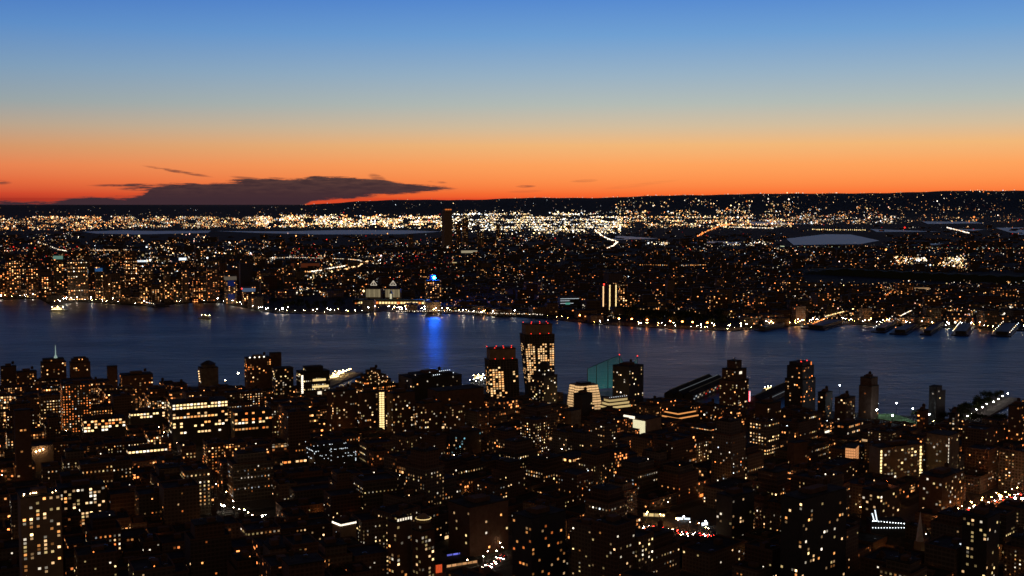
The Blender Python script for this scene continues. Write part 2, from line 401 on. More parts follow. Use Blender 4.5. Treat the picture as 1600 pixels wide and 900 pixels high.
def tower(name, label, cat, x0, x1, ytop, ybot, D, rz=GA, ratio=.6, tiers=None, fac='dark', color=(0, 0, 0, 0), win=None, group=None, roofbits=True, land=None, beacons=None, cap=100):
    X, Y, h = place(x0, x1, ytop, D); W_, D_ = dims(x0, x1, D, rz, ratio)
    root = empty(name, (X, Y, 0), rz); tag(root, label, cat, group)
    tiers = tiers or [(1.0, 1.0)]      # (fraction of height, fraction of plan)
    z = 0.0
    for k, (fh, fp) in enumerate(tiers):
        z1 = h * fh; w_, d_ = W_ * fp, D_ * fp
        q = MB(); q.box(-w_ / 2, -d_ / 2, z, w_ / 2, d_ / 2, z1, top=False, uo=(rnd.randint(0, 40) * 3, 0)); q.build('wall', fac, root, color)
        q = MB(); q.box(-w_ / 2 - .2, -d_ / 2 - .2, z1 - .2, w_ / 2 + .2, d_ / 2 + .2, z1 + .5, bottom=True); q.build('roof', 'roof', root)
        if win: window_grid(root, w_, d_, max(z + 1, z1 - win.get('depth', 999)), z1 - .8, win['f'], win['p'], win.get('s', (.1, .5)), win.get('bay', 3.4), win.get('fl', 3.4), win.get('sides', 'xy'), cap, win.get('runs', 0), size=win.get('size', (.56, .55)))
        z = z1 + .004
    w_, d_ = W_ * tiers[-1][1], D_ * tiers[-1][1]
    if roofbits:
        q = MB(); q.box(-w_ * .2, -d_ * .22, h + .5, w_ * .18, d_ * .2, h + 4.2); q.box(-w_ * .2 + 1, d_ * .25, h + .5, -w_ * .05, d_ * .38, h + 2.4); q.build('bulkhead', 'brown', root)
        use(TANK, 'water_tank', root, (w_ * .3, d_ * .1, h + .5)); use(TLEG, 'tank_stand', root, (w_ * .3, d_ * .1, h + .5))
    for (bx, by, bz) in beacons or []:
        use(BULB, 'beacon', root, (bx * w_ / 2, by * d_ / 2, h + bz), 0, (.75, .75, .75), (*RED, .02))
    HEROES.append((x0 - 2, x1 + 2, ybot, D)); FOOT.append((X, Y, max(W_, D_) * .55))
    if land: LAND.append(((x0 + x1) / 2, (ytop + ybot) / 2, land))
    return root, W_, D_, h

# ------------------------------------------------------------------ ground, river, far land
def poly(name, pts, mat, z, kind='structure'):
    q = MB(); q.quad([(x, y, z) for x, y in pts]); return tag(q.build(name, mat), kind=kind)
q = MB(); q.quad([(-60000, -3000, -3), (60000, -3000, -3), (60000, 60000, -3), (-60000, 60000, -3)]); tag(q.build('ground', 'land'), kind='structure')
q = MB(); q.quad([(-6000, 1500, -1.2), (5000, 1500, -1.2), (5000, 6500, -1.2), (-6000, 6500, -1.2)]); tag(q.build('river_water', 'water'), kind='structure')
NEAR = [(-4000, 2050), (-1700, 2030), (-867, 2010), (-433, 2000), (-120, 1975), (0, 1950), (203, 1890), (387, 1800), (561, 1740), (720, 1670), (1200, 1500), (2500, 1100)]
def near_shore(x): return lerp_tab(NEAR, x)
q = MB(); n0 = [(-4000, -2000)] + NEAR + [(2500, -2000)]
q.quad([(x, y, 0) for x, y in n0][::-1])
for a, b_ in zip(NEAR, NEAR[1:]): q.quad([(*a, -3), (*a, 0), (*b_, 0), (*b_, -3)])
tag(q.build('city_ground', 'asphalt'), kind='structure')
FARS = [(-400, 472), (0, 468), (60, 466), (80, 477), (120, 471), (235, 478), (300, 473), (345, 473), (400, 484), (430, 489), (545, 491), (600, 486), (700, 490), (760, 493), (850, 497), (900, 503), (960, 508), (1050, 513), (1100, 515), (1148, 517), (1190, 512), (1250, 508), (1320, 506), (1420, 510), (1520, 513), (1600, 517), (1900, 520)]
def far_y(px): return lerp_tab(FARS, px)
fs = [G(a, b_) for a, b_ in FARS]
far_pts = fs + [(12000, 9000), (60000, 60000), (-60000, 60000), (-12000, 9000)]
q = MB(); q.quad([(x, y, 0) for x, y in far_pts])
for a, b_ in zip(fs, fs[1:]): q.quad([(*a, -3), (*b_, -3), (*b_, 0), (*a, 0)])
tag(q.build('far_land', 'land'), kind='structure')
# bays and marsh pools
for pts in [[(128, 362), (190, 360), (240, 361), (330, 360.5), (325, 364), (215, 366.5), (150, 365)], [(335, 361), (440, 361.5), (540, 359.5), (640, 360), (690, 362), (630, 366), (500, 366.5), (400, 364)],
            [(1228, 373), (1290, 366), (1330, 366.5), (1374, 376), (1345, 381.5), (1240, 383)], [(935, 367), (990, 370), (1030, 373), (960, 375)], [(1360, 358), (1400, 359.5), (1470, 362), (1370, 362.5)], [(1440, 346), (1520, 346.5), (1540, 349), (1450, 350)],
            [(1555, 356), (1640, 355), (1640, 367), (1590, 367)], [(1150, 346), (1210, 347), (1260, 350), (1180, 351)], [(1420, 380), (1475, 381), (1460, 383), (1425, 383)], [(1060, 377), (1160, 378), (1150, 381), (1070, 380)], [(1480, 358), (1540, 358.5), (1520, 361)]]:
    poly('bay_water', [G(*p) for p in pts], 'bay_water', 1.0)
# hills along the horizon (height field, two ranges)
RIDGE = [(-200, 321), (0, 321), (200, 321), (330, 322), (420, 322), (480, 319), (560, 314.5), (640, 312.5), (740, 312), (830, 309), (950, 308), (1000, 306.5), (1120, 304.5), (1160, 303), (1260, 303), (1330, 301.5), (1430, 300), (1500, 298), (1600, 298), (1800, 297)]
def hill_h(x, y):
    p = 800 + F * x / y; k = min(1, max(0, (y - 21000) / 15000)); k = k * k * (3 - 2 * k)
    yy = lerp_tab(RIDGE, p) + .9 * math.sin(p * .021 + 1) * math.sin(p * .0083) + .35 * math.sin(p * .11)
    top = CAMH + (HY - yy) / F * 36000 / 1.0
    return max(0, k * top)
q = MB(); nx, ny = 150, 14; vs = []
for j in range(ny + 1):
    y = 20500 + 17500 * j / ny
    for i in range(nx + 1):
        x = (-1050 + 2100 * i / nx) / F * y; z = hill_h(x, min(y, 36000)) if y < 36500 else hill_h(x, 36000) * .5
        vs.append((x, y, z - .5))
q.v = vs
for j in range(ny):
    for i in range(nx): a = j * (nx + 1) + i; q.f.append((a, a + 1, a + nx + 2, a + nx + 1)); q.uv += [(0, 0)] * 4; q.m.append(0)
o = q.build('hills', 'hill'); tag(o, kind='structure')
for p in o.data.polygons: p.use_smooth = True

# ------------------------------------------------------------------ landmark buildings, near shore
def bilin(c, u, v):
    a = c[0].lerp(c[1], u); b_ = c[3].lerp(c[2], u); return a.lerp(b_, v)
def leaning(label, x0, x1, b0, b1, ytop, ybody, ybot, D, cols, rows, frac, s, land, zbase_y, r):
    """tower whose four faces lean outward as they rise"""
    Xc, _, hb = AT((x0 + x1) / 2, ybody, D); _, _, ht = AT((x0 + x1) / 2, ytop, D)
    root = empty('leaning_tower', (Xc, D, 0), R(14)); tag(root, label, 'tower', 'twin leaning towers')
    k = D / F; tw = (x1 - x0) * k / (math.cos(R(14)) + .55 * math.sin(R(14))); td = tw * .55
    bw = (b1 - b0) * k / (math.cos(R(14)) + .55 * math.sin(R(14))); off = ((b0 + b1) - (x0 + x1)) / 2 * k; bd = bw * .6
    def ring(z): f = z / hb; w_, d_, o_ = bw + (tw - bw) * f, bd + (td - bd) * f, off * (1 - f); return [Vector((o_ - w_ / 2, -d_ / 2, z)), Vector((o_ + w_ / 2, -d_ / 2, z)), Vector((o_ + w_ / 2, d_ / 2, z)), Vector((o_ - w_ / 2, d_ / 2, z))]
    lo_, hi_ = ring(0), ring(hb); q = MB(); qf = MB()
    for a in range(4):
        b_ = (a + 1) % 4; q.quad([lo_[a], lo_[b_], hi_[b_], hi_[a]])
        nrm = (lo_[b_] - lo_[a]).cross(hi_[a] - lo_[a]).normalized(); fc = [lo_[a], lo_[b_], hi_[b_], hi_[a]]
        nn = cols if a % 2 == 0 else max(3, cols // 2)
        for i in range(nn + 1):
            p0, p1 = bilin(fc, i / nn, 0) + nrm * .25, bilin(fc, i / nn, 1) + nrm * .25; qf.bar(p0, p1, .32, 4)
        mm = int(hb / 3.6)
        for j in range(mm + 1): qf.bar(bilin(fc, 0, j / mm) + nrm * .2, bilin(fc, 1, j / mm) + nrm * .2, .22, 4)
    q.quad(hi_); q.build('wall', 'dark', root); qf.build('facade_frame', 'concrete', root)
    q = MB(); w_, d_ = tw * .88, td * .88; q.box(-w_ / 2, -d_ / 2, hb + .01, w_ / 2, d_ / 2, ht - 1.2, top=False)
    q.build('crown_wall', 'tan', root); q = MB(); q.box(-w_ / 2 - .3, -d_ / 2 - .3, ht - 1.2, w_ / 2 + .3, d_ / 2 + .3, ht, bottom=True); q.build('crown_roof', 'brown', root)
    for i in range(7):
        u = -w_ / 2 + w_ * (i + r.random() * .5) / 6.5; use(BULB, 'beacon', root, (u, (-d_ / 2 if i % 2 else d_ / 2) * .96, ht + 1.0), 0, (.6, .6, .6), (*RED, .02))
    for i in range(3): use(BULB, 'beacon', root, (-w_ / 2 + w_ * (i + .6) / 3, -d_ / 2 - .9, hb + 1.2), 0, (.5, .5, .5), (*RED, .02))
    z0 = AT(800, zbase_y, D)[2]; mm = int((hb - 3 - z0) / (hb / int(hb / 3.6))); fh = 1 / int(hb / 3.6)
    base_row = int(hb / 3.6) - 1 - mm; cells = []
    col_on = [r.random() for _ in range(cols)]
    col_top = [r.choice([0, 0, 1, 1, 2, 3]) for _ in range(cols)]; row_dim = [r.random() < .16 for _ in range(80)]
    for a, nn, fr in ((0, cols, frac), (3, max(3, cols // 2), frac * .35)):
        b_ = (a + 1) % 4; fc = [lo_[a], lo_[b_], hi_[b_], hi_[a]]; d = (lo_[b_] - lo_[a]); rz_ = math.atan2(d.y, d.x); nrm = d.cross(hi_[a] - lo_[a]).normalized()
        for i in range(nn):
            for j in range(base_row, int(hb / 3.6) - rows[1]):
                on = r.random() < fr * (1.45 if col_on[i % cols] > .2 else .12) * (.6 if row_dim[j] else 1) and j < int(hb / 3.6) - rows[1] - col_top[i % cols]
                if on:
                    p = bilin(fc, (i + .5) / nn, (j + .5) * fh) + nrm * .12; wd = (hi_[b_] - hi_[a]).length / nn; cells.append((p, rz_, wd * .62, d.normalized()))
    r.shuffle(cells)
    for p, rz_, wd, _ in cells[:100]: use(PANE, 'window', root, p, rz_, (wd, 1, 2.3), (*pick('lit', r), r.uniform(*s)))
    if cells[100:]:
        q = MB()
        for p, _, wd, e1 in cells[100:]: u_, v_ = e1 * wd / 2, Vector((0, 0, 1.15)); q.quad([p - u_ - v_, p + u_ - v_, p + u_ + v_, p - u_ + v_])
        tag(q.build('windows', 'pane', root, (*WARM, sum(s) / 2)), kind='stuff')
    HEROES.append((x0 - 2, x1 + 2, ybot, D)); FOOT.append((Xc, D, tw * .6)); LAND.append(((x0 + x1) / 2, (ytop + ybot) / 2, land))
r1 = random.Random(5)
leaning('taller of two towers that lean outward, red beacons on its brown crown', 812, 866, 822, 866, 505, 521, 608, 1900, 12, (0, 4), .64, (.06, .30), 'taller leaning tower', 600, r1)
leaning('shorter of two leaning towers, broad grid of lit panes under a red-beaconed crown', 757, 809, 761, 812, 543, 560, 624, 1850, 10, (0, 2), .60, (.08, .34), 'shorter leaning tower', 621, r1)

X, Y, h = AT(848, 577, 1790)
tower('apartment_tower', 'dark apartment tower with a domed water-tank top standing before the taller leaning tower', 'tower', 829, 871, 577, 632, 1790, GA, .9, [(.86, 1.0), (.94, .8), (1.0, .55)], win=dict(f=.2, p='warm', s=(.1, .35), depth=60), land='domed dark tower')
q = MB(); q.cyl(0, 0, h, h + 7, 9, 9, 12); q.cyl(0, 0, h + 7, h + 12, 9, 4, 12)
o = q.build('roof_dome', 'dark', [x for x in bpy.data.objects if x.name.startswith('apartment_tower')][0]); 
r = tower('apartment_tower', 'black boxy tower half hiding the teal net, few warm windows at its top', 'tower', 957, 1006, 570, 632, 1840, GA, .9, None, win=dict(f=.10, p='warm', s=(.1, .4), depth=50), land='net-side black tower')
r = tower('apartment_tower', 'stepped brown tower with a ribbed square top beside the red sign', 'tower', 1124, 1171, 563, 636, 1780, GA, .85, [(.62, 1.0), (.84, .84), (1.0, .5)], fac='brown', win=dict(f=.16, p='warm', s=(.06, .3)), land='stepped brown tower', roofbits=False)
q = MB(); q.cyl(0, 0, 0, 4, .8, .3, 6); q.box(-4, -.3, 3, 4, .3, 3.6); q.build('antenna', 'steel', r[0], loc=(0, 0, r[3] + .5))
q = MB(); q.box(-3.6, -.1, -2, 3.6, .1, 2); q.build('lit_panel', 'glow', r[0], (*WHT, .12), loc=(-2, -r[2] * .42 - .3, r[3] * .77))
r = tower('apartment_tower', 'dark stepped tower with two red beacons and a glowing red strip on top', 'tower', 1226, 1276, 565, 640, 1760, GA, .8, [(.68, 1.0), (.93, .88), (1.0, .74)], win=dict(f=.07, p='amber', s=(.1, .4), depth=34), land='red-beaconed stepped tower', roofbits=False, beacons=[(-.7, -.6, 1.6), (.5, -.6, 1.6)])
q = MB(); q.box(-1, -.2, -5, 1, .2, 1); q.build('red_strip', 'glow', r[0], (*ORG, .14), loc=(r[1] * .3, -r[2] * .37 - .25, r[3] - 1))
q = MB(); q.box(-1, -.2, -7, 1, .2, 7); q.build('red_strip', 'glow', r[0], (*ORG, .10), loc=(r[1] * .1, -r[2] * .44 - .25, r[3] * .62))
r = tower('apartment_tower', 'slim brown tower with dim red windows standing alone over the ball field', 'tower', 1342, 1374, 589, 660, 1715, GA, .9, [(.8, 1), (1, .88)], fac='brown', win=dict(f=.04, p='amber', s=(.05, .2)), land='slim brown tower')
r = tower('apartment_tower', 'narrow black slab tower with a lower black wing between ball field and tree-covered pier', 'tower', 1451, 1473, 603, 680, 1690, GA, .7, None, win=dict(f=.03, p='warm', s=(.1, .3)), land='narrow black slab', roofbits=False)
q = MB(); q.box(r[1] * .5, -r[2] * .5, 0, r[1] * .5 + 12, r[2] * .5, r[3] * .86); q.build('side_wing', 'dark', r[0])
r = tower('apartment_tower', 'broad dark block with a slender white-lit spire on its roof', 'tower', 62, 104, 560, 592, 1970, GV, .6, [(.9, 1), (1, .85)], fac='brown', win=dict(f=.08, p='amber', s=(.1, .3), depth=28), land='spired dark block', roofbits=False)
q = MB(); q.cyl(0, 0, 0, 4, 3, 2, 8); q.cyl(0, 0, 4, 22, 1.0, .25, 8, False); q.build('spire', 'glow', r[0], (.7, .95, .8, .035), loc=(4, 0, r[3] + .5))
r = tower('apartment_tower', 'rounded-top dark block with two amber lamps on its roof, beside the spired one', 'tower', 107, 142, 558, 592, 1965, GV, .7, [(.86, 1), (.95, .85), (1, .6)], fac='brown', win=dict(f=.07, p='amber', s=(.1, .3), depth=28), roofbits=False)
for k in (0, 1): use(BEAD, 'roof_lamp', r[0], (-2 + 5 * k, -r[2] * .4, r[3] - 3), 0, (1.3,) * 3, (*AMB, .35))
tower('apartment_tower', 'small plain dark tower right of the two rounded blocks near the river', 'tower', 166, 184, 572, 595, 1960, GV, .8, fac='brown', win=dict(f=.02, p='amber', s=(.05, .2)), roofbits=False)
r = tower('apartment_tower', 'grey tower with a pitched dark top and bright amber lit balconies on its left', 'tower', 308, 342, 569, 606, 1935, GV, .8, [(.9, 1), (1, .7)], fac='concrete', win=dict(f=.10, p='warm', s=(.1, .5), sides='x'), land='pitched-top grey tower', roofbits=False)
q = MB(); q.cyl(0, 0, 0, 6, 14, 2, 4); q.build('pitched_roof', 'dark', r[0], loc=(0, 0, r[3] + .4))
for k in range(5): use(BEAD, 'balcony_lamp', r[0], (-r[1] * .5 - 1, -r[2] * .3 + k * 2, r[3] * (.45 + .08 * k)), 0, (1.2,) * 3, (*WARM, .25))
r = tower('apartment_tower', 'wide brown riverside block with warm windows and lamps on its roofline', 'tower', 381, 424, 558, 609, 1930, GV, .6, fac='brown', win=dict(f=.16, p='amber', s=(.1, .5), depth=40), land='wide brown riverside block')
for k in range(4): use(BEAD, 'roof_lamp', r[0], (-r[1] * .4 + k * r[1] * .2, -r[2] * .5, r[3] + 1.5), 0, (1.4,) * 3, (*WHT, .3))
tower('apartment_tower', 'blank brown shaft rising a little above the wide riverside block', 'tower', 420, 440, 551, 592, 1950, GV, .7, fac='brown', roofbits=False)
tower('apartment_tower', 'black tower with stacked amber windows in front of the blank brown shaft', 'tower', 424, 459, 574, 624, 1860, GV, .7, fac='dark', win=dict(f=.28, p='warm', s=(.1, .4), depth=42), roofbits=False, land='black amber-windowed tower')
r = tower('office_building', 'glass office block with a white-lit vertical strip and yellow lit floors', 'office block', 462, 516, 572, 620, 1900, GV, .6, [(.85, 1), (1, .6)], fac='dark', win=dict(f=.12, p='gold', s=(.08, .3), depth=40, runs=.6), land='white-stripped office', roofbits=False)
for k in range(14): use(PANE, 'window', r[0], (-r[1] * .5 + 1.8, -r[2] * .5 - .05, r[3] * .8 - 3 - k * 3.1), 0, (3.4, 1, 2.4), (*WHT, .32))
for k, (a, b_, zz) in enumerate(((-.1, .35, .58), (-.12, .45, .36))):
    q = MB(); q.box(r[1] * a, -.2, -1.8, r[1] * b_, .0, 1.8); q.build('lit_floor', 'litwall', r[0], (*YEL, .5), loc=(0, -r[2] * .5, r[3] * zz))
q = MB(); q.quad([(-7, 0, -2.5), (9, 0, -4), (9, 0, 3), (-7, 0, 2)]); q.build('canopy', 'litwall', r[0], (*WHT, .55), loc=(r[1] * .2, -r[2] * .5 - 1, 8))
for i, (a, b_, yt, D) in enumerate([(511, 557, 609, 1600), (559, 590, 612, 1595), (603, 648, 612, 1590), (650, 690, 628, 1585), (694, 726, 632, 1580)]):
    tower('apartment_slab', ['brown slab block at the left end of the housing row, sparse amber windows', 'brown slab just left of the bright glowing stair column', 'brown slab just right of the bright glowing stair column', 'fourth brown slab of the housing row, wide with scattered amber windows', 'narrow last brown slab on the right end of the housing row'][i], 'apartment block', a, b_, yt, 678, D, R(38), .5, fac='brown', win=dict(f=.16, p='warm', s=(.05, .28)), group='brown housing slabs', land=['first housing slab', None, None, None, 'last housing slab'][i])
r = tower('stair_tower', 'slim tower with one tall column of stacked glowing warm panels', 'tower', 589, 603, 610, 688, 1588, R(10), .8, fac='brown', roofbits=False, land='glowing stair column')
for k in range(22):
    z = r[3] - 3 - k * 3.05
    if z > 4:
        for u in (-.22, .22): use(PANE, 'window', r[0], (u * r[1] * .75, -r[2] * .5 - .1, z), 0, (r[1] * .28, 1, 2.3), (*YEL, .26))
# tiered brick block with many terrace lights (string-lit roof)
r = tower('terraced_block', 'pyramid-stepped apartment block covered in warm terrace lights', 'apartment block', 548, 618, 578, 616, 1880, R(35), .7, [(.55, 1), (.7, .8), (.85, .58), (1, .35)], fac='brown', win=dict(f=.40, p='amber', s=(.1, .5), depth=14), land='light-covered stepped block')
for k in range(26):
    f = rnd.random(); use(BEAD, 'terrace_lamp', r[0], ((rnd.random() - .5) * r[1] * (1 - f * .6), -r[2] * (.5 - .3 * f) - .4, r[3] * (.56 + .44 * f)), 0, (.7,) * 3, (*pick('warm'), rnd.uniform(.1, .3)))
r = tower('warehouse_building', 'huge flat-roofed dark warehouse with curved rows of white roof lamps', 'warehouse', 622, 722, 582, 628, 1850, R(30), .6, [(.93, 1), (1, .7)], fac='dark', win=dict(f=.05, p='warm', s=(.1, .4), depth=18), land='roof-lamp warehouse')
for k in range(22): use(BEAD, 'roof_lamp', r[0], (r[1] * (-.05 + .5 * (k % 11) / 11), -r[2] * (.4 - .25 * (k // 11)) + (k % 11) * .8, r[3] * (.94 if k < 11 else 1) + 1.6), 0, (.75,) * 3, (*COOL, .22))
tower('warehouse_building', 'long blank brown block below the white roof lamps, left of leaning towers', 'warehouse', 668, 756, 606, 640, 1740, R(30), .45, fac='brown', win=dict(f=.02, p='amber', s=(.05, .2)), roofbits=False)
for i, (a, b_, yt, yb, D, lb) in enumerate([(702, 752, 672, 715, 1440, 'mid-rise glass block with faint blue-white windows right of the housing slabs')]):
    tower('office_building', lb, 'office block', a, b_, yt, yb, D, R(42), .7, fac='dark', win=dict(f=.14, p='cyan', s=(.05, .25), fl=3.2), land='blue-windowed block')
# IAC-like glowing glass building: lobed plan, floors step back
X, Y, h = AT(912, 600, 1790)
root = empty('glass_office', (X, Y, 0), R(30)); tag(root, 'glowing cream glass office with sail-like bulging bays and banded floors', 'office building')
def lobes(z, H, sx, sy, ph=0.0):
    pts = []; f = 1 - .22 * (z / H) ** 1.4
    for k in range(48):
        a = 2 * math.pi * k / 48; sq = 1 / max(abs(math.cos(a)), abs(math.sin(a))) ** .8
        rr_ = sq * (1 + .07 * math.cos(a * 7 + z * .02 + ph)) * f; pts.append((sx * rr_ * math.cos(a), sy * rr_ * math.sin(a)))
    return pts
def glass_floors(root, H, sx, sy, nfl, bright, c=(1, .60, .27)):
    fh = H / nfl
    q = MB()
    for j in range(nfl + 1):
        for zz0, zz1, g in ((j * fh - .5, j * fh + .5, 1.02),):
            a, b_ = lobes(j * fh, H, sx * g, sy * g), lobes(j * fh, H, sx * g, sy * g)
            for k in range(48): k2 = (k + 1) % 48; q.quad([(*a[k], zz0), (*a[k2], zz0), (*b_[k2], zz1), (*b_[k], zz1)])
            q.quad([(*p, zz1) for p in b_])
    q.build('floor_slab', 'tan', root)
    for j in range(nfl):
        q = MB(); a, b_ = lobes(j * fh + .5, H, sx, sy), lobes((j + 1) * fh - .5, H, sx, sy)
        for k in range(48): k2 = (k + 1) % 48; q.quad([(*a[k], j * fh + .5), (*a[k2], j * fh + .5), (*b_[k2], (j + 1) * fh - .5), (*b_[k], (j + 1) * fh - .5)])
        q.build('lit_floor', 'litwall', root, (*c, bright * rnd.uniform(.7, 1.15)))
    q = MB()
    for k in range(0, 48, 2):
        for j in range(nfl): p, p2 = lobes(j * fh, H, sx * 1.01, sy * 1.01)[k], lobes((j + 1) * fh, H, sx * 1.01, sy * 1.01)[k]; q.bar((*p, j * fh), (*p2, (j + 1) * fh), .16, 3)
    q.build('mullions', 'dark', root)
glass_floors(root, h, 22, 19, 10, .42)
q = MB(); q.box(-9, -7, h + .5, 9, 7, h + 3.5); q.build('bulkhead', 'dark', root)
HEROES.append((878, 942, 652, 1790)); FOOT.append((X, Y, 34)); LAND.append((912, 625, 'glowing glass office'))
tower('apartment_block', 'black block standing in front of the glowing glass office', 'apartment block', 896, 926, 614, 655, 1700, GA, .7, fac='dark', win=dict(f=.03, p='warm', s=(.1, .3)))
tower('apartment_block', 'pale blank-walled block at the left foot of the glowing glass office', 'apartment block', 882, 908, 640, 672, 1620, GA, .6, fac='concrete', win=dict(f=.03, p='warm', s=(.1, .3)), roofbits=False)
X, Y, h = AT(962, 631, 1770)
root = empty('lit_annex', (X, Y, 0), R(32)); tag(root, 'low lit wing of stacked warm terraces right of the glowing glass office', 'office building')
for j in range(3):
    z0 = 6 + j * 5.0; W_, D_ = 42 - j * 4, 20 - j * 3
    q = MB(); q.box(-W_ / 2, -D_ / 2, z0, W_ / 2, D_ / 2, z0 + 3.4, top=False); q.build('lit_floor', 'litwall', root, (*YEL, .30 - .04 * j))
    q = MB(); q.box(-W_ / 2 - .6, -D_ / 2 - .6, z0 + 3.4, W_ / 2 + .6, D_ / 2 + .6, z0 + 4.9, bottom=True); q.build('floor_slab', 'tan', root)
q = MB(); q.box(-21, -10, 0, 21, 10, 6); q.build('base_wall', 'brown', root)
for k in range(9): use(BEAD, 'roof_lamp', root, (-16 + k * 4, -6, 22.5), 0, (.6,) * 3, (*COOL, .2))
HEROES.append((938, 984, 648, 1770)); FOOT.append((X, Y, 26))
# driving range net
root = empty('driving_range_net', (0, 0, 0)); tag(root, 'tall teal net with painted-in floodlight glow, hung from poles over the river pier', 'net')
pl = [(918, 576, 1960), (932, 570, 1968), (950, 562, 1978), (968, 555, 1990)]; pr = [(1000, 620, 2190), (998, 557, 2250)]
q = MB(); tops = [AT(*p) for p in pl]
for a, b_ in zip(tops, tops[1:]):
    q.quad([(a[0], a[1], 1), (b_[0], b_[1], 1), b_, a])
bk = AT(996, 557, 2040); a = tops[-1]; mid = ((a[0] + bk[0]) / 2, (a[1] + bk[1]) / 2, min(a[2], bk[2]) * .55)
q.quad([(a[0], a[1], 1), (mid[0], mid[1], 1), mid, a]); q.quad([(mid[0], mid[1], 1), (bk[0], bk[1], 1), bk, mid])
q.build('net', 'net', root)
for p in tops + [bk]: q = MB(); q.cyl(p[0], p[1], 0, p[2], .8, .45, 6); q.build('pole', 'steel', root)
q = MB()
for a, b_ in zip(tops, tops[1:]): q.bar(a, b_, .35, 4)
q.bar(tops[-1], mid, .3, 4); q.bar(mid, bk, .3, 4); q.build('top_cable', 'dark', root)
for p in (tops[-1], bk): use(BULB, 'beacon', root, (p[0], p[1], p[2] + 1), 0, (.8,) * 3, (*RED, .03))
HEROES.append((916, 972, 618, 1960)); LAND.append((940, 590, 'teal net'))
# piers with sheds, running out into the river
def pier(label, pxa, pya, D0, L, Wd, rz, sheds=0, name='pier', land=None, lit=None):
    X, Y = G(pxa, pya); root = empty(name, (X, Y, 0), rz); tag(root, label, 'pier')
    q = MB(); q.box(0, -Wd / 2, -1.6, L, Wd / 2, .9, bottom=True); q.build('deck', 'concrete', root)
    q = MB()
    for k in range(int(L / 12)):
        for s_ in (-1, 1): q.cyl(6 + k * 12, s_ * (Wd / 2 - 1), -3, -1.6, .5, .5, 6)
    q.build('piles', 'wood', root)
    for k in range(sheds):
        w_ = Wd / sheds; y0 = -Wd / 2 + k * w_ + 1; y1 = y0 + w_ - 2; q = MB(); ym = (y0 + y1) / 2
        q.box(6, y0, .9, L - 8, y1, 9, top=False); q.quad([(6, y0, 9), (6, y1, 9), (6, ym, 14)]); q.quad([(L - 8, y1, 9), (L - 8, y0, 9), (L - 8, ym, 14)]); q.build('shed_wall', 'dark', root)
        q = MB(); q.quad([(5, y0 - .5, 8.9), (L - 7, y0 - .5, 8.9), (L - 7, ym, 14.2), (5, ym, 14.2)]); q.quad([(L - 7, y1 + .5, 8.9), (5, y1 + .5, 8.9), (5, ym, 14.2), (L - 7, ym, 14.2)]); q.build('shed_roof', 'roof', root)
        q = MB(); q.box(10, ym - .5, 14.2, L - 12, ym + .5, 15); q.build('ridge_light', 'glow', root, (*(COOL if k == 1 else WHT), .008 if k == 1 else .0015))
    if land: LAND.append((*land[:2], land[2]))
    return root
pr_ = pier('long riverside pier of dark gabled sheds with pale ridge lines and lit right side', 1058, 626, 0, 215, 50, R(62), 3, land=(1065, 600, 'gabled pier sheds'))
for k in range(20):
    q = MB(); q.box(-3, -.1, -1.1, 3, .1, 1.1); q.build('lit_panel', 'glow', pr_, (*rnd.choice([WHT, ORG, COOL, RED, WARM]), rnd.uniform(.01, .06)), loc=(12 + k * 9.6, -24.3, 3 + 3 * (k % 2)))
HEROES.append((1028, 1110, 622, 2050))
p2 = pier('second dark pier shed beside the red sign with a white lit edge', 1176, 634, 0, 170, 26, R(60), 1)
q = MB(); q.box(-.8, -.8, -8, .8, .8, 8); q.build('red_sign', 'glow', p2, (1, .08, .12, .3), loc=(2, 6, 14)); q = MB(); q.box(-.4, -1, -7.5, .4, -.6, 7.5); q.build('sign_tube', 'glow', p2, (*COOL, .25), loc=(2, 6, 14))
q = MB(); q.box(5, -13.6, 6, 160, -13.2, 7); q.build('edge_light', 'glow', p2, (*COOL, .012))
HEROES.append((1172, 1210, 626, 2000)); LAND.append((1182, 605, 'red sign'))
p3 = pier('pier planted with trees, white lamps along its roadway', 1492, 664, 0, 290, 44, R(54), 0, land=(1530, 630, 'tree-covered pier'))
HEROES.append((1482, 1575, 668, 1720))
p4 = pier('lit gold pier where excursion boats are moored', 494, 609, 0, 200, 26, R(78), 0, land=(515, 585, 'lit boat pier'))
p5 = pier('white-lit marina pier left of the leaning towers', 726, 613, 0, 170, 40, R(72), 0, land=(745, 583, 'white marina pier'))
HEROES.append((728, 757, 592, 2200)); HEROES.append((500, 535, 595, 2250))
# other marked buildings
r = tower('billboard_building', 'tan block whose left side wall has a white floodlight glow painted on', 'building', 988, 1034, 652, 681, 1590, GA, .7, fac='tan', roofbits=False, land='white glowing wall')
q = MB(); q.box(-.15, -.42 * r[2], -.3, 0, .48 * r[2], 20); q.build('lit_wall', 'litwall', r[0], (1, .9, .55, .42), loc=(-r[1] / 2 - .05, 0, r[3] - 22))  # emissive sheet paints the floodlight onto the side wall
q = MB(); q.box(-1, -9, 0, 1, 9, 3.4); q.build('floodlight_bar', 'glow', r[0], (*WHT, .14), loc=(-r[1] / 2 - 3, r[2] * .5 + 4, r[3] - .5))
r = tower('terraced_office', 'low office with two glowing warm roof terraces below the pier sheds', 'office building', 1034, 1092, 636, 664, 1670, R(40), .7, [(.55, 1), (.8, .85), (1, .6)], fac='dark', roofbits=True, land='glowing roof terraces')
for fh, fp in ((.55, 1.0), (.80, .85)):
    for (w_, d_, lx, ly) in ((r[1] * fp, .5, 0, -r[2] * fp / 2 - .3), (.5, r[2] * fp, -r[1] * fp / 2 - .3, 0)):
        q = MB(); q.box(-w_ / 2, -d_ / 2, -2.4, w_ / 2, d_ / 2, -.6); q.build('lit_floor', 'glow', r[0], (*AMB, .08), loc=(lx, ly, r[3] * fh))
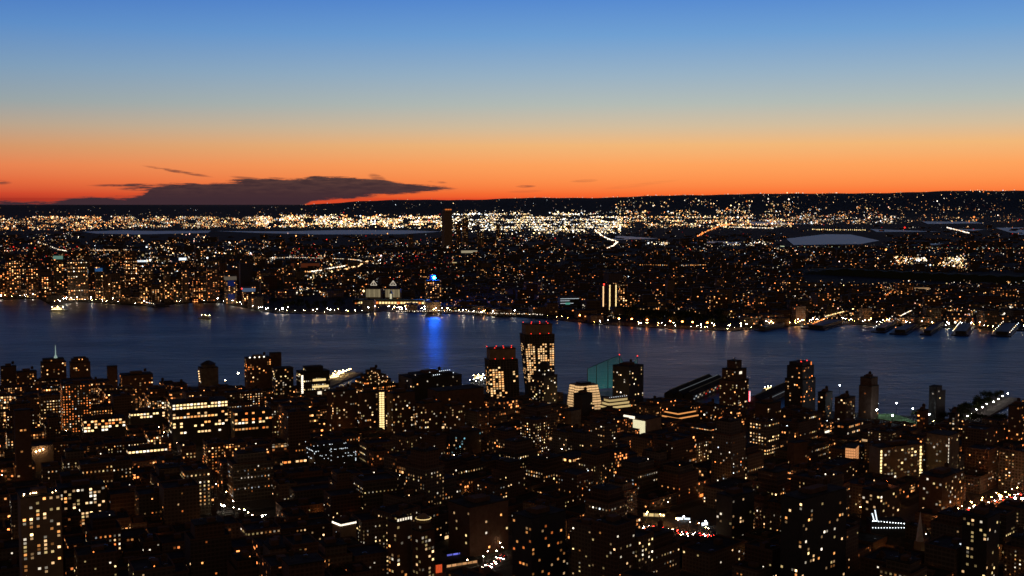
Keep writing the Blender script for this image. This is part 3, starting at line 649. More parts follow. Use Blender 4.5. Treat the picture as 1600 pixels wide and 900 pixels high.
r = tower('office_building', 'tan office block lit by warm windows with a bright window column at each end', 'office block', 1356, 1446, 694, 752, 1330, R(24), .3, fac='tan', win=dict(f=.30, p='gold', s=(.03, .22), bay=4.5, fl=3.7, sides='y'), land='bright-edged tan office')
for e in (-.485, .43):
    for k in range(11): use(PANE, 'window', r[0], (e * r[1], -r[2] * .5 - .15, r[3] - 4 - k * 3.7), 0, (2.4, 1, 2.6), (*YEL, .32))
r = tower('office_building', 'tall blank tan slab right of the bright-edged office with lit column windows', 'office block', 1447, 1500, 676, 740, 1340, GA, .9, fac='tan', win=dict(f=.16, p='gold', s=(.02, .10), fl=3.8), roofbits=False)
for k in range(13): use(PANE, 'window', r[0], (-r[1] * .47, -r[2] * .5 - .1, r[3] - 4 - k * 3.8), 0, (1.8, 1, 2.4), (*WHT, .14))
r = tower('glowing_facade_building', 'small block with an orange glowing gridded facade left of the tan office', 'building', 1318, 1345, 697, 722, 1380, R(64), .5, fac='dark', roofbits=False, land='orange gridded facade')
W_, D_ = r[1], r[2]
for j in range(7):
    for i in range(6): use(PANE, 'window', r[0], (-W_ / 2 - .1, D_ / 2 - (i + .5) * D_ / 6, r[3] - 2 - j * 3.2), -math.pi / 2, (D_ / 6 * .86, 1, 2.7), (1, .42, .16, .13))
    for i in range(6): use(PANE, 'window', r[0], (-W_ / 2 + (i + .5) * W_ / 6, -D_ / 2 - .1, r[3] - 2 - j * 3.2), 0, (W_ / 6 * .86, 1, 2.7), (1, .42, .16, .10))
tower('apartment_slab', 'plain brown slab with a blank lit side left of the orange facade', 'apartment block', 1230, 1262, 690, 730, 1380, R(30), .5, fac='brown', roofbits=False, win=dict(f=.03, p='warm', s=(.1, .3)))
for a, b_, yt, yb, D, f_, p_, lb in [(1277, 1302, 612, 645, 1700, .14, 'amber', 'dark block with amber windows just right of the red-beaconed stepped tower'), (1303, 1338, 620, 655, 1660, .10, 'warm', 'broad dark block filling the gap left of the slim brown tower'), (1432, 1452, 640, 668, 1590, .10, 'amber', 'small dark block between ball field and the narrow black slab'), (1482, 1500, 645, 672, 1570, .10, 'warm', 'small dark block at the root of the tree-covered pier'), (1574, 1606, 632, 700, 1520, .22, 'amber', 'brown amber-windowed block touching the right edge before the river'), (1178, 1222, 628, 655, 1690, .10, 'warm', 'dark block between the stepped brown tower and the red-beaconed one'), (1098, 1124, 632, 655, 1690, .12, 'mixed', 'small dark block left of the stepped brown tower, right of the gabled sheds'), (0, 26, 572, 600, 1930, .12, 'amber', 'dark block touching the left edge at the riverside'), (24, 58, 580, 600, 1900, .18, 'amber', 'amber-speckled block left of the spired dark block'), (186, 240, 584, 606, 1880, .16, 'amber', 'long amber-speckled block right of the small plain dark tower')]:
    tower('apartment_block', lb, 'apartment block', a, b_, yt, yb, D, GA if a > 600 else GV, .6, fac=rnd.choice(['brown', 'dark']), win=dict(f=f_, p=p_, s=(.04, .3)), group='blocks along the near waterfront')
# foreground towers
r = tower('apartment_tower', 'tall pale-edged apartment tower with columns of amber windows and rooftop lamps', 'tower', 24, 98, 770, 905, 930, R(28), .75, fac='tan', win=dict(f=.42, p='warm', s=(.10, .45), bay=4.4, fl=3.1, sides='y', size=(.42, .6)), land='pale-edged tower')
for k in range(10): use(BULB, 'roof_lamp', r[0], (-r[1] * .45 + r[1] * .9 * rnd.random(), -r[2] * rnd.uniform(.1, .48), r[3] + 1.6), 0, (.4,) * 3, (*WARM, .10))
r = tower('apartment_block', 'block with tight columns of round-looking amber windows behind the pale-edged tower', 'apartment block', 88, 165, 757, 805, 1138, GV, .5, fac='dark', win=dict(f=.50, p='warm', s=(.15, .5), bay=3.6, fl=3.3, sides='y', size=(.6, .6), depth=38), land='amber-column block')
r = tower('stone_building', 'small square stone building with a bright lit cornice around its roof', 'building', 519, 557, 814, 846, 1046, R(40), .9, fac='tan', roofbits=True, land='lit-cornice building')
for k in range(9):
    use(PANE, 'cornice_lamp', r[0], (-r[1] * .5 + (k + .5) * r[1] / 9, -r[2] * .5 - .4, r[3] - .9), 0, (1.6, 1, 1.6), (*WHT, .28)); use(PANE, 'cornice_lamp', r[0], (-r[1] * .5 - .4, r[2] * .5 - (k + .5) * r[2] / 9, r[3] - .9), -math.pi / 2, (1.6, 1, 1.6), (*WHT, .40))
use(PANE, 'window', r[0], (-r[1] * .5 - .05, 0, r[3] - 11), -math.pi / 2, (2, 1, 5), (*COOL, .2))
r = tower('apartment_tower', 'art deco tower with rounded lit crown pavilion and amber windows, lower middle', 'tower', 644, 679, 816, 905, 950, R(42), .85, [(.9, 1), (1, .72)], fac='brown', win=dict(f=.34, p='gold', s=(.05, .25), bay=3.2, fl=3.3, depth=40), land='round-crowned tower', roofbits=False)
q = MB(); q.cyl(0, 0, 0, 3.4, 6, 6, 16); q.cyl(0, 0, 3.4, 7, 6, 1, 16); q.build('crown_pavilion', 'tan', r[0], loc=(0, 0, r[3] + .5))
q = MB()
for k in range(12):
    a0, a1 = math.pi * 2 * k / 12, math.pi * 2 * (k + 1) / 12; q.bar((6.3 * math.cos(a0), 6.3 * math.sin(a0), 0), (6.3 * math.cos(a1), 6.3 * math.sin(a1), 0), .3, 4)
q.build('crown_ring', 'glow', r[0], (*YEL, .12), loc=(0, 0, r[3] + 3.6))
r = tower('apartment_tower', 'twin-shaft brick tower with lit roof arcade left of the round-crowned tower', 'tower', 606, 642, 806, 905, 955, R(42), .8, [(.94, 1), (1, .7)], fac='brown', win=dict(f=.2, p='warm', s=(.05, .3), depth=50), roofbits=True)
for k in range(6): use(PANE, 'window', r[0], (-r[1] * .3 + k * 2.6, -r[2] * .35 - .2, r[3] - 2.6), 0, (1.6, 1, 3), (*WHT, .2))
tower('apartment_tower', 'wide dark brick tower of the lower middle with ribbed unlit upper walls', 'tower', 700, 795, 782, 862, 1060, R(40), .7, fac='brown', win=dict(f=.07, p='warm', s=(.08, .35)), land='ribbed dark tower')
r = tower('apartment_tower', 'black slab tower rising behind the white-lit rooftop sign, few amber windows', 'tower', 1215, 1330, 768, 905, 950, R(40), .35, fac='dark', win=dict(f=.09, p='warm', s=(.08, .4)), land='big black slab tower')
tower('apartment_tower', 'black tower at the lower right with two columns of pale windows', 'tower', 1502, 1565, 802, 905, 960, R(46), .8, fac='dark', win=dict(f=.14, p='gold', s=(.06, .25)), land='lower right black tower')
tower('apartment_tower', 'dark twin-topped tower right of the ribbed dark tower, speckled amber', 'tower', 800, 885, 800, 905, 970, R(42), .6, fac='dark', win=dict(f=.18, p='amber', s=(.06, .35)))
tower('apartment_tower', 'black tower beside the busy avenue with columns of small white windows', 'tower', 1118, 1180, 770, 850, 1080, R(40), .6, fac='dark', win=dict(f=.12, p='warm', s=(.08, .3)), land='avenue-side black tower')
tower('apartment_tower', 'brown tower with window columns under an orange floodlamp', 'tower', 1345, 1408, 762, 815, 1110, R(40), .6, fac='brown', win=dict(f=.22, p='warm', s=(.08, .3), bay=3.8), land='orange floodlamp tower')
tower('apartment_tower', 'brown tower right of the orange floodlamp tower, dotted with pale window columns', 'tower', 1432, 1512, 738, 800, 1180, R(44), .5, fac='brown', win=dict(f=.20, p='warm', s=(.06, .25)))
tower('apartment_tower', 'blank brown slab near the left edge behind a floodlit court', 'tower', 20, 48, 640, 765, 1300, R(30), .7, fac='brown', win=dict(f=.05, p='amber', s=(.1, .3)), roofbits=False)
# offices with long bright rows, left
for i, (a, b_, yt, yb, D, rows_, lb) in enumerate([
    (200, 258, 642, 668, 1640, [(0, .96, 'gold', .42), (1, .5, 'gold', .3)], 'long low office with one bright unbroken row of yellow windows on top'),
    (262, 356, 625, 690, 1530, [(0, .95, 'gold', .4), (1, .9, 'gold', .4), (3, .4, 'warm', .2), (4, .7, 'warm', .3), (6, .5, 'warm', .35), (7, .4, 'gold', .4), (9, .3, 'gold', .4)], 'largest lit office of the left side with many rows of yellow windows'),
    (127, 196, 652, 685, 1560, [(0, .6, 'warm', .4), (1, .7, 'amber', .3), (2, .8, 'warm', .4), (3, .7, 'gold', .45)], 'office with four short rows of amber windows left of the long low office'),
    (196, 262, 699, 716, 1440, [(0, .97, 'gold', .36)], 'dark low building with a single string of yellow windows along its eave'),
    (360, 425, 640, 690, 1520, [(0, .5, 'amber', .3), (2, .8, 'amber', .35), (3, .5, 'gold', .3), (5, .8, 'amber', .15)], 'dark mid-rise with short orange rows right of the largest lit office'),
    (438, 480, 716, 730, 1380, [(0, .95, 'amber', .4), (1, .4, 'gold', .3)], 'low hall with a row of orange arched windows beside the string-lit building'),
    (1300, 1352, 660, 690, 1540, [(0, .7, 'amber', .15), (2, .4, 'warm', .2)], 'dark office with faint orange rows left of the ball field')]):
    rz = GV if a < 1000 else GA
    root, W_, D_, h = tower('office_building', lb, 'office block', a, b_, yt, yb, D, rz, .45, fac='dark', land=['long yellow-row office', 'largest lit office', None, None, None, 'orange-arched hall', None][i])
    for (k, fr, pl_, s_) in rows_:
        n = int(W_ / 4.2)
        for c_ in range(n):
            if rnd.random() < fr: window(root, (W_, D_, 'y'), (c_ + .5) * W_ / n, h - 2.6 - k * 4.0, W_ / n * .7, 2.3, pick(pl_), s_ * rnd.uniform(.5, 1.1))
        n = int(D_ / 4.2)
        for c_ in range(n):
            if rnd.random() < fr * .5: window(root, (W_, D_, 'x'), (c_ + .5) * D_ / n, h - 2.6 - k * 4.0, D_ / n * .7, 2.3, pick(pl_), s_ * rnd.uniform(.3, .8))
# string-lit building
r = tower('string_lit_building', 'dark mansion outlined with rows of white string lights', 'building', 476, 556, 690, 735, 1390, R(30), .6, [(.8, 1), (1, .6)], fac='dark', roofbits=False, land='white string-lit building')
W_, D_, h = r[1], r[2], r[3]
for k in range(70):
    side = rnd.choice('xyyt'); zc = h * rnd.choice([.8, .8, 1, .62, .5]) + rnd.uniform(-.4, .4)
    p = {'y': (rnd.uniform(-.5, .5) * W_, -D_ / 2 - .4, zc), 'x': (-W_ / 2 - .4, rnd.uniform(-.5, .5) * D_, zc), 't': (rnd.choice([-.5, -.1, .22, .5]) * W_, -D_ / 2 - .4, rnd.uniform(.2, .85) * h)}[side]
    use(BEAD, 'string_light', r[0], p, 0, (.55,) * 3, (*COOL, .14))
# roof-sign building, lower right
r = tower('rooftop_sign_building', 'low building with rows of bright white bulbs and two slanting white tubes on top', 'building', 1357, 1411, 812, 838, 1060, R(-8) + R(8), .5, fac='dark', roofbits=False, land='white-bulb rooftop')
W_, D_, h = r[1], r[2], r[3]
for k in range(12):
    use(BULB, 'bulb', r[0], (-W_ / 2 + (k + .5) * W_ / 12, -D_ / 2 - .2 + rnd.uniform(-.3, .3), h + 1 - k * .22), 0, (.42,) * 3, (*COOL, .035)); use(BULB, 'bulb', r[0], (-W_ / 2 + (k + .5) * W_ / 12, -D_ / 2 - .5, h - 5.2), 0, (.36,) * 3, (*COOL, .03))
for k, x_ in enumerate((-W_ / 2 + .5, -W_ / 2 + 3)):
    q = MB(); q.bar((x_ + 2.2, -D_ / 2, 1.5), (x_, -D_ / 2, 9 + 3 * k), .55, 6); q.build('light_tube', 'glow', r[0], (*COOL, .16), loc=(0, 0, h - 1))
# church
X, Y = G(1436, 880); root = empty('church', (X, Y, 0), R(40)); tag(root, 'church with a pale slender floodlit steeple near the white-bulb rooftop', 'church')
q = MB(); q.box(-6, 4, 0, 6, 34, 12, top=False); q.quad([(-6, 4, 12), (6, 4, 12), (0, 4, 19)]); q.quad([(6, 34, 12), (-6, 34, 12), (0, 34, 19)]); q.build('nave_wall', 'brown', root)
q = MB(); q.quad([(-6.6, 3.5, 11.6), (0, 3.5, 19.4), (0, 34.5, 19.4), (-6.6, 34.5, 11.6)]); q.quad([(0, 3.5, 19.4), (6.6, 3.5, 11.6), (6.6, 34.5, 11.6), (0, 34.5, 19.4)]); q.build('nave_roof', 'roof', root)
q = MB(); q.box(-3.4, -3.4, 0, 3.4, 3.4, 20); q.build('bell_tower', 'tan', root); q = MB(); q.cyl(0, 0, 20, 46, 3.4, .1, 8, False); q.build('steeple', 'white', root)
HEROES.append((1422, 1440, 862, 1070)); FOOT.append((X, Y, 24)); LAND.append((1430, 825, 'pale church steeple'))
for k in range(2): use(BULB, 'floodlight', root, (-5 + 10 * k, -7, 8), 0, (.25,) * 3, (*YEL, .22))
# sports field with floodlights
X, Y = G(1398, 657); root = empty('ball_field', (X, Y, 0), R(10)); tag(root, 'floodlit green ball field ringed by lamp masts near the river', 'sports field')
q = MB(); q.box(-26, -48, 0, 26, 50, .2); q.build('turf', 'turf', root)
q = MB()
for (a, b_) in (((-26, -48), (26, -48)), ((26, -48), (26, 50)), ((26, 50), (-26, 50)), ((-26, 50), (-26, -48))): q.bar((*a, 3), (*b_, 3), .15, 4); q.bar((*a, .5), (*b_, .5), .1, 4)
q.build('fence', 'steel', root)
for (a, b_) in ((-28, -46), (28, -46), (28, 0), (-28, 0), (28, 48), (-28, 48), (0, 52)):
    q = MB(); q.cyl(a, b_, 0, 16, .3, .2, 6); q.build('mast', 'steel', root); use(BULB, 'floodlight', root, (a, b_, 16.5), 0, (1.1, 1.1, .6), (*COOL, .9))
HEROES.append((1370, 1430, 672, 1700)); FOOT.append((X, Y, 50)); LAND.append((1398, 655, 'floodlit ball field'))
# small lit court left
X, Y, h = AT(60, 700, 1500)
r = tower('floodlit_court_building', 'pale building corner washed by floodlights near the left edge', 'building', 44, 84, 694, 724, 1380, R(30), .7, fac='tan', roofbits=False, land='floodlit pale corner')
for k in range(3): use(BULB, 'floodlight', r[0], (-r[1] * .3 + k * 4, -r[2] * .5 - 3, r[3] - 6 + k), 0, (.7,) * 3, (*WARM, .25))
# busy avenue clearing (cars, shop light)
HARD = [(1008, 1118, 832, 1160), (702, 795, 897, 1050), (1525, 1605, 790, 1235), (352, 412, 815, 1185)]
LAND.append((1060, 808, 'busy lit avenue')); LAND.append((760, 875, 'row of headlights'))
# sky-line water tower pinpricks omitted: built on each roof

# ------------------------------------------------------------------ generic city blocks
SKY = [(0, 580), (55, 592), (150, 588), (200, 590), (300, 598), (372, 606), (520, 606), (545, 596), (620, 596), (760, 618), (880, 628), (960, 632), (1030, 624), (1120, 634), (1175, 634), (1230, 636), (1275, 606), (1330, 612), (1376, 622), (1440, 628), (1480, 642), (1545, 656), (1572, 632), (1600, 626)]
S_ = lambda g: (math.cos(g), math.sin(g))
builds = []
def seg_ok(x, y, rad):
    for (a, b_, c_) in FOOT:
        if (x - a) ** 2 + (y - b_) ** 2 < (c_ + rad) ** 2: return False
    return True
STREETS = []
def city(g, test, seed):
    r = random.Random(seed); sx, sy = S_(g); ax, ay = -sy, sx
    for i in range(-16, 22):
        for j in range(-30, 44):
            s0, a0 = i * 274.0, j * 80.0
            cxx, cyy = (s0 + 122) * sx + (a0 + 31) * ax, (s0 + 122) * sy + (a0 + 31) * ay
            if cyy < 700 or cyy > near_shore(cxx) + 120: continue
            p = PX(cxx, cyy, 0)
            if p[0] < -320 or p[0] > 1920: continue
            blk = False
            for row in (0, 1):
                s = 0.0
                while s < (236 if g == GA else 252):
                    kind = r.choices(['tenement_building', 'apartment_building', 'office_building', 'warehouse_building'], [38, 34, 14, 14])[0]
                    wd = {'tenement_building': (13, 27), 'apartment_building': (17, 38), 'office_building': (24, 48), 'warehouse_building': (40, 70)}[kind]
                    w_ = min(r.uniform(*wd), (244 if g == GA else 262) - s); d_ = r.uniform(24, 30)
                    h = {'tenement_building': r.uniform(14, 23), 'apartment_building': r.uniform(24, 50) + (r.random() < .28) * r.uniform(10, 30), 'office_building': r.uniform(28, 62), 'warehouse_building': r.uniform(12, 26)}[kind]
                    if w_ < 11: break
                    ls, la = s0 + s + w_ / 2, a0 + (15.5 if row == 0 else 46.5); s += w_ + .6
                    x, y = ls * sx + la * ax, ls * sy + la * ay
                    if not test(x, y) or y > near_shore(x) - (55 if x < 400 else 26) - abs(w_) / 2: continue
                    rad = math.hypot(w_, d_) / 2; pb = PX(x, y - rad * .7, 0); pt = PX(x, y, h); k = F / y
                    hw = (w_ * math.cos(g) + d_ * math.sin(g)) / 2 * k
                    if pt[0] + hw < -25 or pt[0] - hw > 1625 or pt[1] > 905: continue
                    if not seg_ok(x, y, min(w_, d_) * .38): continue
                    lim = lerp_tab(SKY, pt[0]) + r.random() ** 2 * 10
                    for (ha, hb_, hy, hD) in HEROES:
                        if pt[0] + hw > ha and pt[0] - hw < hb_ and y < hD: lim = max(lim, hy)
                    hard = 999.0
                    for (ha, hb_, hy, hD) in HARD:
                        if pt[0] + hw > ha and pt[0] - hw < hb_ and y < hD + 42: hard = -1 if y > hD - 38 else min(hard, AT(pt[0], hy, y)[2])
                    if hard < 7: continue
                    h = min(h, hard)
                    hmax = AT(pt[0], lim, y)[2]
                    if h > hmax: h = max(hmax - r.random() * 2, r.uniform(9, 13)) if hmax > -14 else 0
                    if h < 8: continue
                    blk = True
                    builds.append(dict(x=x, y=y, w=w_ - .8, d=d_, h=h, g=g, kind=kind, p=PX(x, y, h), hw=hw, vis=0))
            bx0, by0 = s0, a0
            if test(cxx, cyy):
                cs = [(s0 - 3, a0 - 3), (s0 + 247, a0 - 3), (s0 + 247, a0 + 65), (s0 - 3, a0 + 65)]
                cs = [(a * sx + b_ * ax, a * sy + b_ * ay) for a, b_ in cs]
                if all(c_[1] < near_shore(c_[0]) - 10 for c_ in cs):
                    q = MB()
                    for m in range(4): u, v = cs[m], cs[(m + 1) % 4]; q.quad([(*u, 0), (*v, 0), (*v, .14), (*u, .14)])
                    q.quad([(*c_, .14) for c_ in cs]); tag(q.build('pavement', 'pavement'), kind='structure')
                    STREETS.append((g, s0, a0))
split = lambda x, y: (800 + F * x / y) < 600 + (y - 1200) * .08
city(GA, lambda x, y: not split(x, y), 3); city(GV, lambda x, y: split(x, y), 8)
# visible share of each: column sweep from near to far
builds.sort(key=lambda b: b['y'])
colmin = [905.0] * 1700
for b in builds:
    a0, a1 = max(0, int(b['p'][0] - b['hw'])), min(1599, int(b['p'][0] + b['hw'])); ap = 0
    for c_ in range(a0, a1 + 1, 2):
        if b['p'][1] < colmin[c_]: ap += (min(colmin[c_], PX(b['x'], b['y'], 0)[1]) - b['p'][1]) * 2; 
    for c_ in range(a0, a1 + 1):
        colmin[c_] = min(colmin[c_], b['p'][1])
    b['vis'] = ap
print('generic buildings', len(builds), 'seen', sum(1 for b in builds if b['vis'] > 60))
builds = [b for b in builds if b['vis'] > 60]
byk = {}
for b in builds: byk.setdefault(b['kind'], []).append(b)
for k, v in byk.items(): v.sort(key=lambda b: -b['vis']); print(k, len(v)); del v[295:]
keep = set(id(b) for v in byk.values() for b in v); builds = [b for b in builds if id(b) in keep]
big = set(id(b) for b in sorted(builds, key=lambda b: -b['vis'])[:150])
COUNT = {}
NTH = ['nearest', 'second nearest', 'third nearest', 'fourth nearest', 'fifth nearest', 'sixth nearest', 'seventh nearest', 'eighth nearest', 'ninth nearest', 'tenth nearest', 'eleventh nearest', 'twelfth nearest', 'thirteenth nearest', 'fourteenth nearest', 'fifteenth nearest', 'sixteenth nearest', 'seventeenth nearest', 'eighteenth nearest', 'nineteenth nearest', 'twentieth nearest']
def relation(p, lands):
    best = min(lands, key=lambda l: math.hypot(l[0] - p[0], (l[1] - p[1]) * 1.3)); dx_, dy_ = p[0] - best[0], p[1] - best[1]
    rel = ('right of' if dx_ > 0 else 'left of') if abs(dx_) > abs(dy_) * 1.6 else ('below' if dy_ > 0 else 'above') if abs(dy_) > abs(dx_) * 1.6 else ('below-' if dy_ > 0 else 'above-') + ('right of' if dx_ > 0 else 'left of')
    return best, rel, math.hypot(dx_, dy_)
def label_all(items, lands, make):
    gr = {}
    for it in items:
        best, rel, d = relation(it['p'], lands); gr.setdefault((make(it), rel, best[2]), []).append((d, id(it), it))
    for (desc, rel, lm), l in gr.items():
        l.sort()
        for n, (_, _, it) in enumerate(l):
            nth = NTH[n] if n < len(NTH) else '%dth nearest' % (n + 1)
            it['label'] = f"{desc}, " + (f"{rel} the {lm}" if len(l) == 1 else f"{nth} such {rel} the {lm}")
r = random.Random(21)
for b in builds:
    u = r.random(); left = b['p'][0] < 620
    if b['kind'] == 'office_building': fr = r.choice([.05, .10, .2, .32]); b['corr'] = .9
    else: fr = r.choice([.08, .14, .2, .3, .42]); b['corr'] = .1
    zone = 1.0
    if b['p'][1] < 700 and b['p'][0] < 480: zone = 1.9
    if b['p'][1] > 740 and 200 < b['p'][0] < 500: zone = .5
    if b['p'][1] > 840 and 900 < b['p'][0] < 1150: zone = .3
    b['fr'] = fr * zone; b['br'] = r.uniform(.2, .75); b['warm'] = r.uniform(.25, .62)
    b['tank'] = b['h'] > 18 and r.random() < .55; b['hut'] = r.random() < .8; b['setb'] = b['h'] > 34 and r.random() < .5
def mk(b):
    hgt = 'low' if b['h'] < 20 else 'mid-rise' if b['h'] < 36 else 'tall'
    k = {'tenement_building': 'brick tenement', 'apartment_building': 'apartment block', 'office_building': 'office block', 'warehouse_building': 'warehouse'}[b['kind']]
    lit = 'dim' if b['fr'] < .1 else 'sparsely lit' if b['fr'] < .22 else 'well-lit'
    return f"{lit} {hgt} {k}" + (' with roof tank' if b['tank'] else '')
label_all(builds, LAND, mk)
for b in builds:
    if len(b['label'].replace(',', '').split()) > 15: b['label'] = b['label'].replace(' such', '').replace('with roof tank', 'with tank')
for b in builds:
    root = empty(b['kind'], (b['x'], b['y'], .14), b['g']); k = b['kind']
    tag(root, b['label'], {'tenement_building': 'tenement', 'apartment_building': 'apartment block', 'office_building': 'office block', 'warehouse_building': 'warehouse'}[k],
        {'tenement_building': 'tenements of the near city', 'apartment_building': 'apartment blocks of the near city', 'office_building': 'office blocks of the near city', 'warehouse_building': 'warehouses of the near city'}[k])
    W_, D_, h = b['w'], b['d'], b['h']; isbig = id(b) in big
    fac = 'facade_office' if k == 'office_building' else 'facade'
    colr = (0 if isbig else b['fr'], b['br'], b['warm'], b['corr'])
    hb = h * (.8 if b['setb'] else 1); shell(root, W_, D_, hb, fac, colr)
    if b['setb']:
        q = MB(); q.box(-W_ * .36, -D_ * .36, hb + .01, W_ * .36, D_ * .36, h, top=False, uo=(33, 0)); q.build('upper_wall', fac, root, colr)
        q = MB(); q.box(-W_ * .36 - .3, -D_ * .36 - .3, h, W_ * .36 + .3, D_ * .36 + .3, h + .8, bottom=True); q.build('upper_roof', 'roof', root)
    if isbig:
        pal = 'warm' if r.random() < .6 else r.choice(['amber', 'mixed', 'gold', 'mixed'])
        window_grid(root, W_, D_, 4, hb - .8, b['fr'], pal, (.05, .5 * b['br'] + .08), 3.4 if fac == 'facade' else 3.6, 3.4 if fac == 'facade' else 3.8, cap=75, runs=.6 if b['corr'] > .5 else 0, r=r, size=(r.uniform(.26, .46), r.uniform(.32, .46)))
    ht = h if not b['setb'] else h + .8; ws = .3 if not b['setb'] else .2
    if b['hut']:
        q = MB(); x_, y_ = r.uniform(-ws, ws) * W_ * .6, r.uniform(-.15, .15) * D_; a, c_ = r.uniform(2, 5), r.uniform(2, 4); q.box(x_ - a, y_ - c_, ht, x_ + a, y_ + c_, ht + r.uniform(2.6, 4.5))
        q.build('bulkhead', 'brown', root)
    if isbig:
        for _ in range(r.randint(1, 4)): a = r.uniform(.9, 2.2); use(UNIT, 'vent_box', root, (r.uniform(-ws, ws) * W_ * 1.2, r.choice([-1, 1]) * r.uniform(.18, .3) * D_ * (.7 if b['setb'] else 1.2), ht), 0, (a, a * .7, a * .8))
    if b['tank']:
        x_, y_ = r.choice([-1, 1]) * ws * W_, r.uniform(-.2, .2) * D_; s_ = r.uniform(.8, 1.15)
        tk = use(TANK, 'water_tank', root, (x_, y_, ht), 0, (s_,) * 3); use(TLEG, 'tank_stand', tk, (0, 0, 0))
    if r.random() < .16:
        use(BEAD, 'roof_lamp', root, (r.uniform(-.4, .4) * W_, -D_ * .4, ht + 1.8), 0, (r.uniform(.5, .95),) * 3, (*pick('mixed', r), r.uniform(.12, .4)))
    if r.random() < .30:
        q = MB(); sd = r.random() < .5; L = (W_ if sd else D_) * r.uniform(.3, .8); c5 = pick('mixed', r)
        if sd: q.box(-L / 2, -D_ / 2 - .25, .6, L / 2, -D_ / 2 - .05, 3.4)
        else: q.box(-W_ / 2 - .25, -L / 2, .6, -W_ / 2 - .05, L / 2, 3.4)
        q.build('shopfront', 'litwall', root, (*c5, r.uniform(.2, .9)))

# ------------------------------------------------------------------ street lamps
def lamp_proto(name, h, bulb, c, a):
    root = empty(name, (0, 0, -500)); q = MB(); q.cyl(0, 0, 0, h, .14, .08, 6); q.bar((0, 0, h), (1.6, 0, h + .4), .07, 5); q.build('pole', 'steel', root)
    use(BULB, 'lamp_head', root, (1.7, 0, h + .3), 0, (bulb, bulb, bulb * .6), (*c, a)); return root
protos = []
lampA = lamp_proto('street_lamp', 9, .45, (1, .38, .10), 1.0); lampW = lamp_proto('street_lamp', 9, .42, (1, .78, .5), .45); protos += [lampA, lampW]
tag(lampA, 'amber street lamp between the dark blocks of the near city', 'street lamp', 'amber street lamps of the near city'); tag(lampW, 'pale white street lamp between the dark blocks of the near city', 'street lamp', 'white street lamps of the near city')
nl = 0; cand = []
for (g, s0, a0) in STREETS:
    sx, sy = S_(g); ax, ay = -sy, sx
    for ls, la in ((s0 - 6, a0 + 5), (s0 - 6, a0 + 45), (s0 + 60, a0 - 6), (s0 + 150, a0 - 6), (s0 + 220, a0 - 6)):
        x, y = ls * sx + la * ax, ls * sy + la * ay
        if y > near_shore(x) - 15 or y < 1000: continue
        p = PX(x, y, 9)
        if 0 < p[0] < 1600 and 560 < p[1] < 900 and seg_ok(x, y, 0): cand.append((x, y, g))
r.shuffle(cand)
for x, y, g in cand[:250]:
    dup(lampA if r.random() < .7 else lampW, (x, y, 0), r.random() * 6.3)

def lamps_line(proto, pts, n, jit=3, z=0):
    for k in range(n):
        f = (k + .5) / n * (len(pts) - 1); i = min(len(pts) - 2, int(f)); a, b_ = pts[i], pts[i + 1]; u = f - i
        dup(proto, (a[0] + (b_[0] - a[0]) * u + r.uniform(-jit, jit), a[1] + (b_[1] - a[1]) * u + r.uniform(-jit, jit), z), r.random() * 6.3)
def G3(*p): return G(*p)
for a, b_, n, pr2 in [((1000, 812), (1112, 838), 10, lampA), ((1500, 806), (1600, 772), 12, lampA), ((1440, 838), (1520, 800), 7, lampA), ((735, 895), (790, 862), 6, lampW), ((335, 800), (420, 822), 8, lampW), ((1060, 866), (1112, 838), 4, lampW)]:
    lamps_line(pr2, [G(*a), G(*b_)], n, 5)
pierL = lamp_proto('pier_lamp', 8, .75, (1, .92, .8), .5); tag(pierL, 'bright white lamp along the roadway of the tree-covered pier', 'lamp', 'lamps of the tree-covered pier'); protos.append(pierL)
def along(p_, L, off, a0=0.0):
    m = Matrix.Rotation(p_.rotation_euler[2], 3, 'Z'); return [tuple((Vector(p_.location) + m @ Vector((q_, off, 0)))[:2]) for q_ in (a0, L)]
lamps_line(pierL, along(p3, 285, -6, 15), 9, 1, .9)
marL = lamp_proto('marina_lamp', 7, .6, (.8, .9, 1), .3); tag(marL, 'glaring white lamp on the marina pier left of the leaning towers', 'lamp', 'lamps of the marina pier'); protos.append(marL)
lamps_line(marL, along(p5, 168, 0, 60), 8, 6, .9); lamps_line(marL, along(p5, 160, 14, 70), 6, 4, .9)
goldL = lamp_proto('pier_lamp', 7, .8, (1, .62, .22), .6); tag(goldL, 'golden lamp on the lit boat pier at the near shore', 'lamp', 'lamps of the boat pier'); protos.append(goldL)
lamps_line(goldL, along(p4, 195, 8, 110), 9, 2, .9)
def floodmast(px, py, z, c_, lb, rad=1.0, a=.35):
    D = (CAMH - z) * F / (py - HY); x, y, zz = AT(px, py, D); root = empty('floodlight_mast', (x, y, 0)); tag(root, lb, 'floodlight')
    q = MB(); q.cyl(0, 0, 0, zz - .5, .3, .16, 6); q.box(-1.2, -.15, zz - .9, 1.2, .15, zz - .6, bottom=True); q.build('mast', 'steel', root)
    use(BULB, 'floodlight', root, (0, -.3, zz), 0, (rad, rad, rad * .7), (*c_, a))
floodmast(372, 583, 22, WHT, 'white floodlight mast on the shore between grey and brown blocks', 1.3)
floodmast(352, 594, 12, WARM, 'lower warm floodlight left of the white mast on the shore', 1.2)
floodmast(1384, 752, 52, (1, .25, .05), 'orange floodlamp above the rooftops right of the black slab tower', 1.5, .5)
floodmast(1563, 775, 12, (1, .20, .035), 'orange street floodlamp lighting the road at the lower right', 1.7, 1.0)
floodmast(1586, 778, 12, (1, .7, .4), 'yellow-white floodlamp just right of the orange street floodlamp', 1.2, .6); floodmast(1597, 779, 12, (1, .7, .4), 'yellow-white floodlamp at the very right edge of the lower streets', 1.2, .6)
floodmast(1312, 602, 16, COOL, 'short white floodlight mast behind the red-beaconed tower', .8)
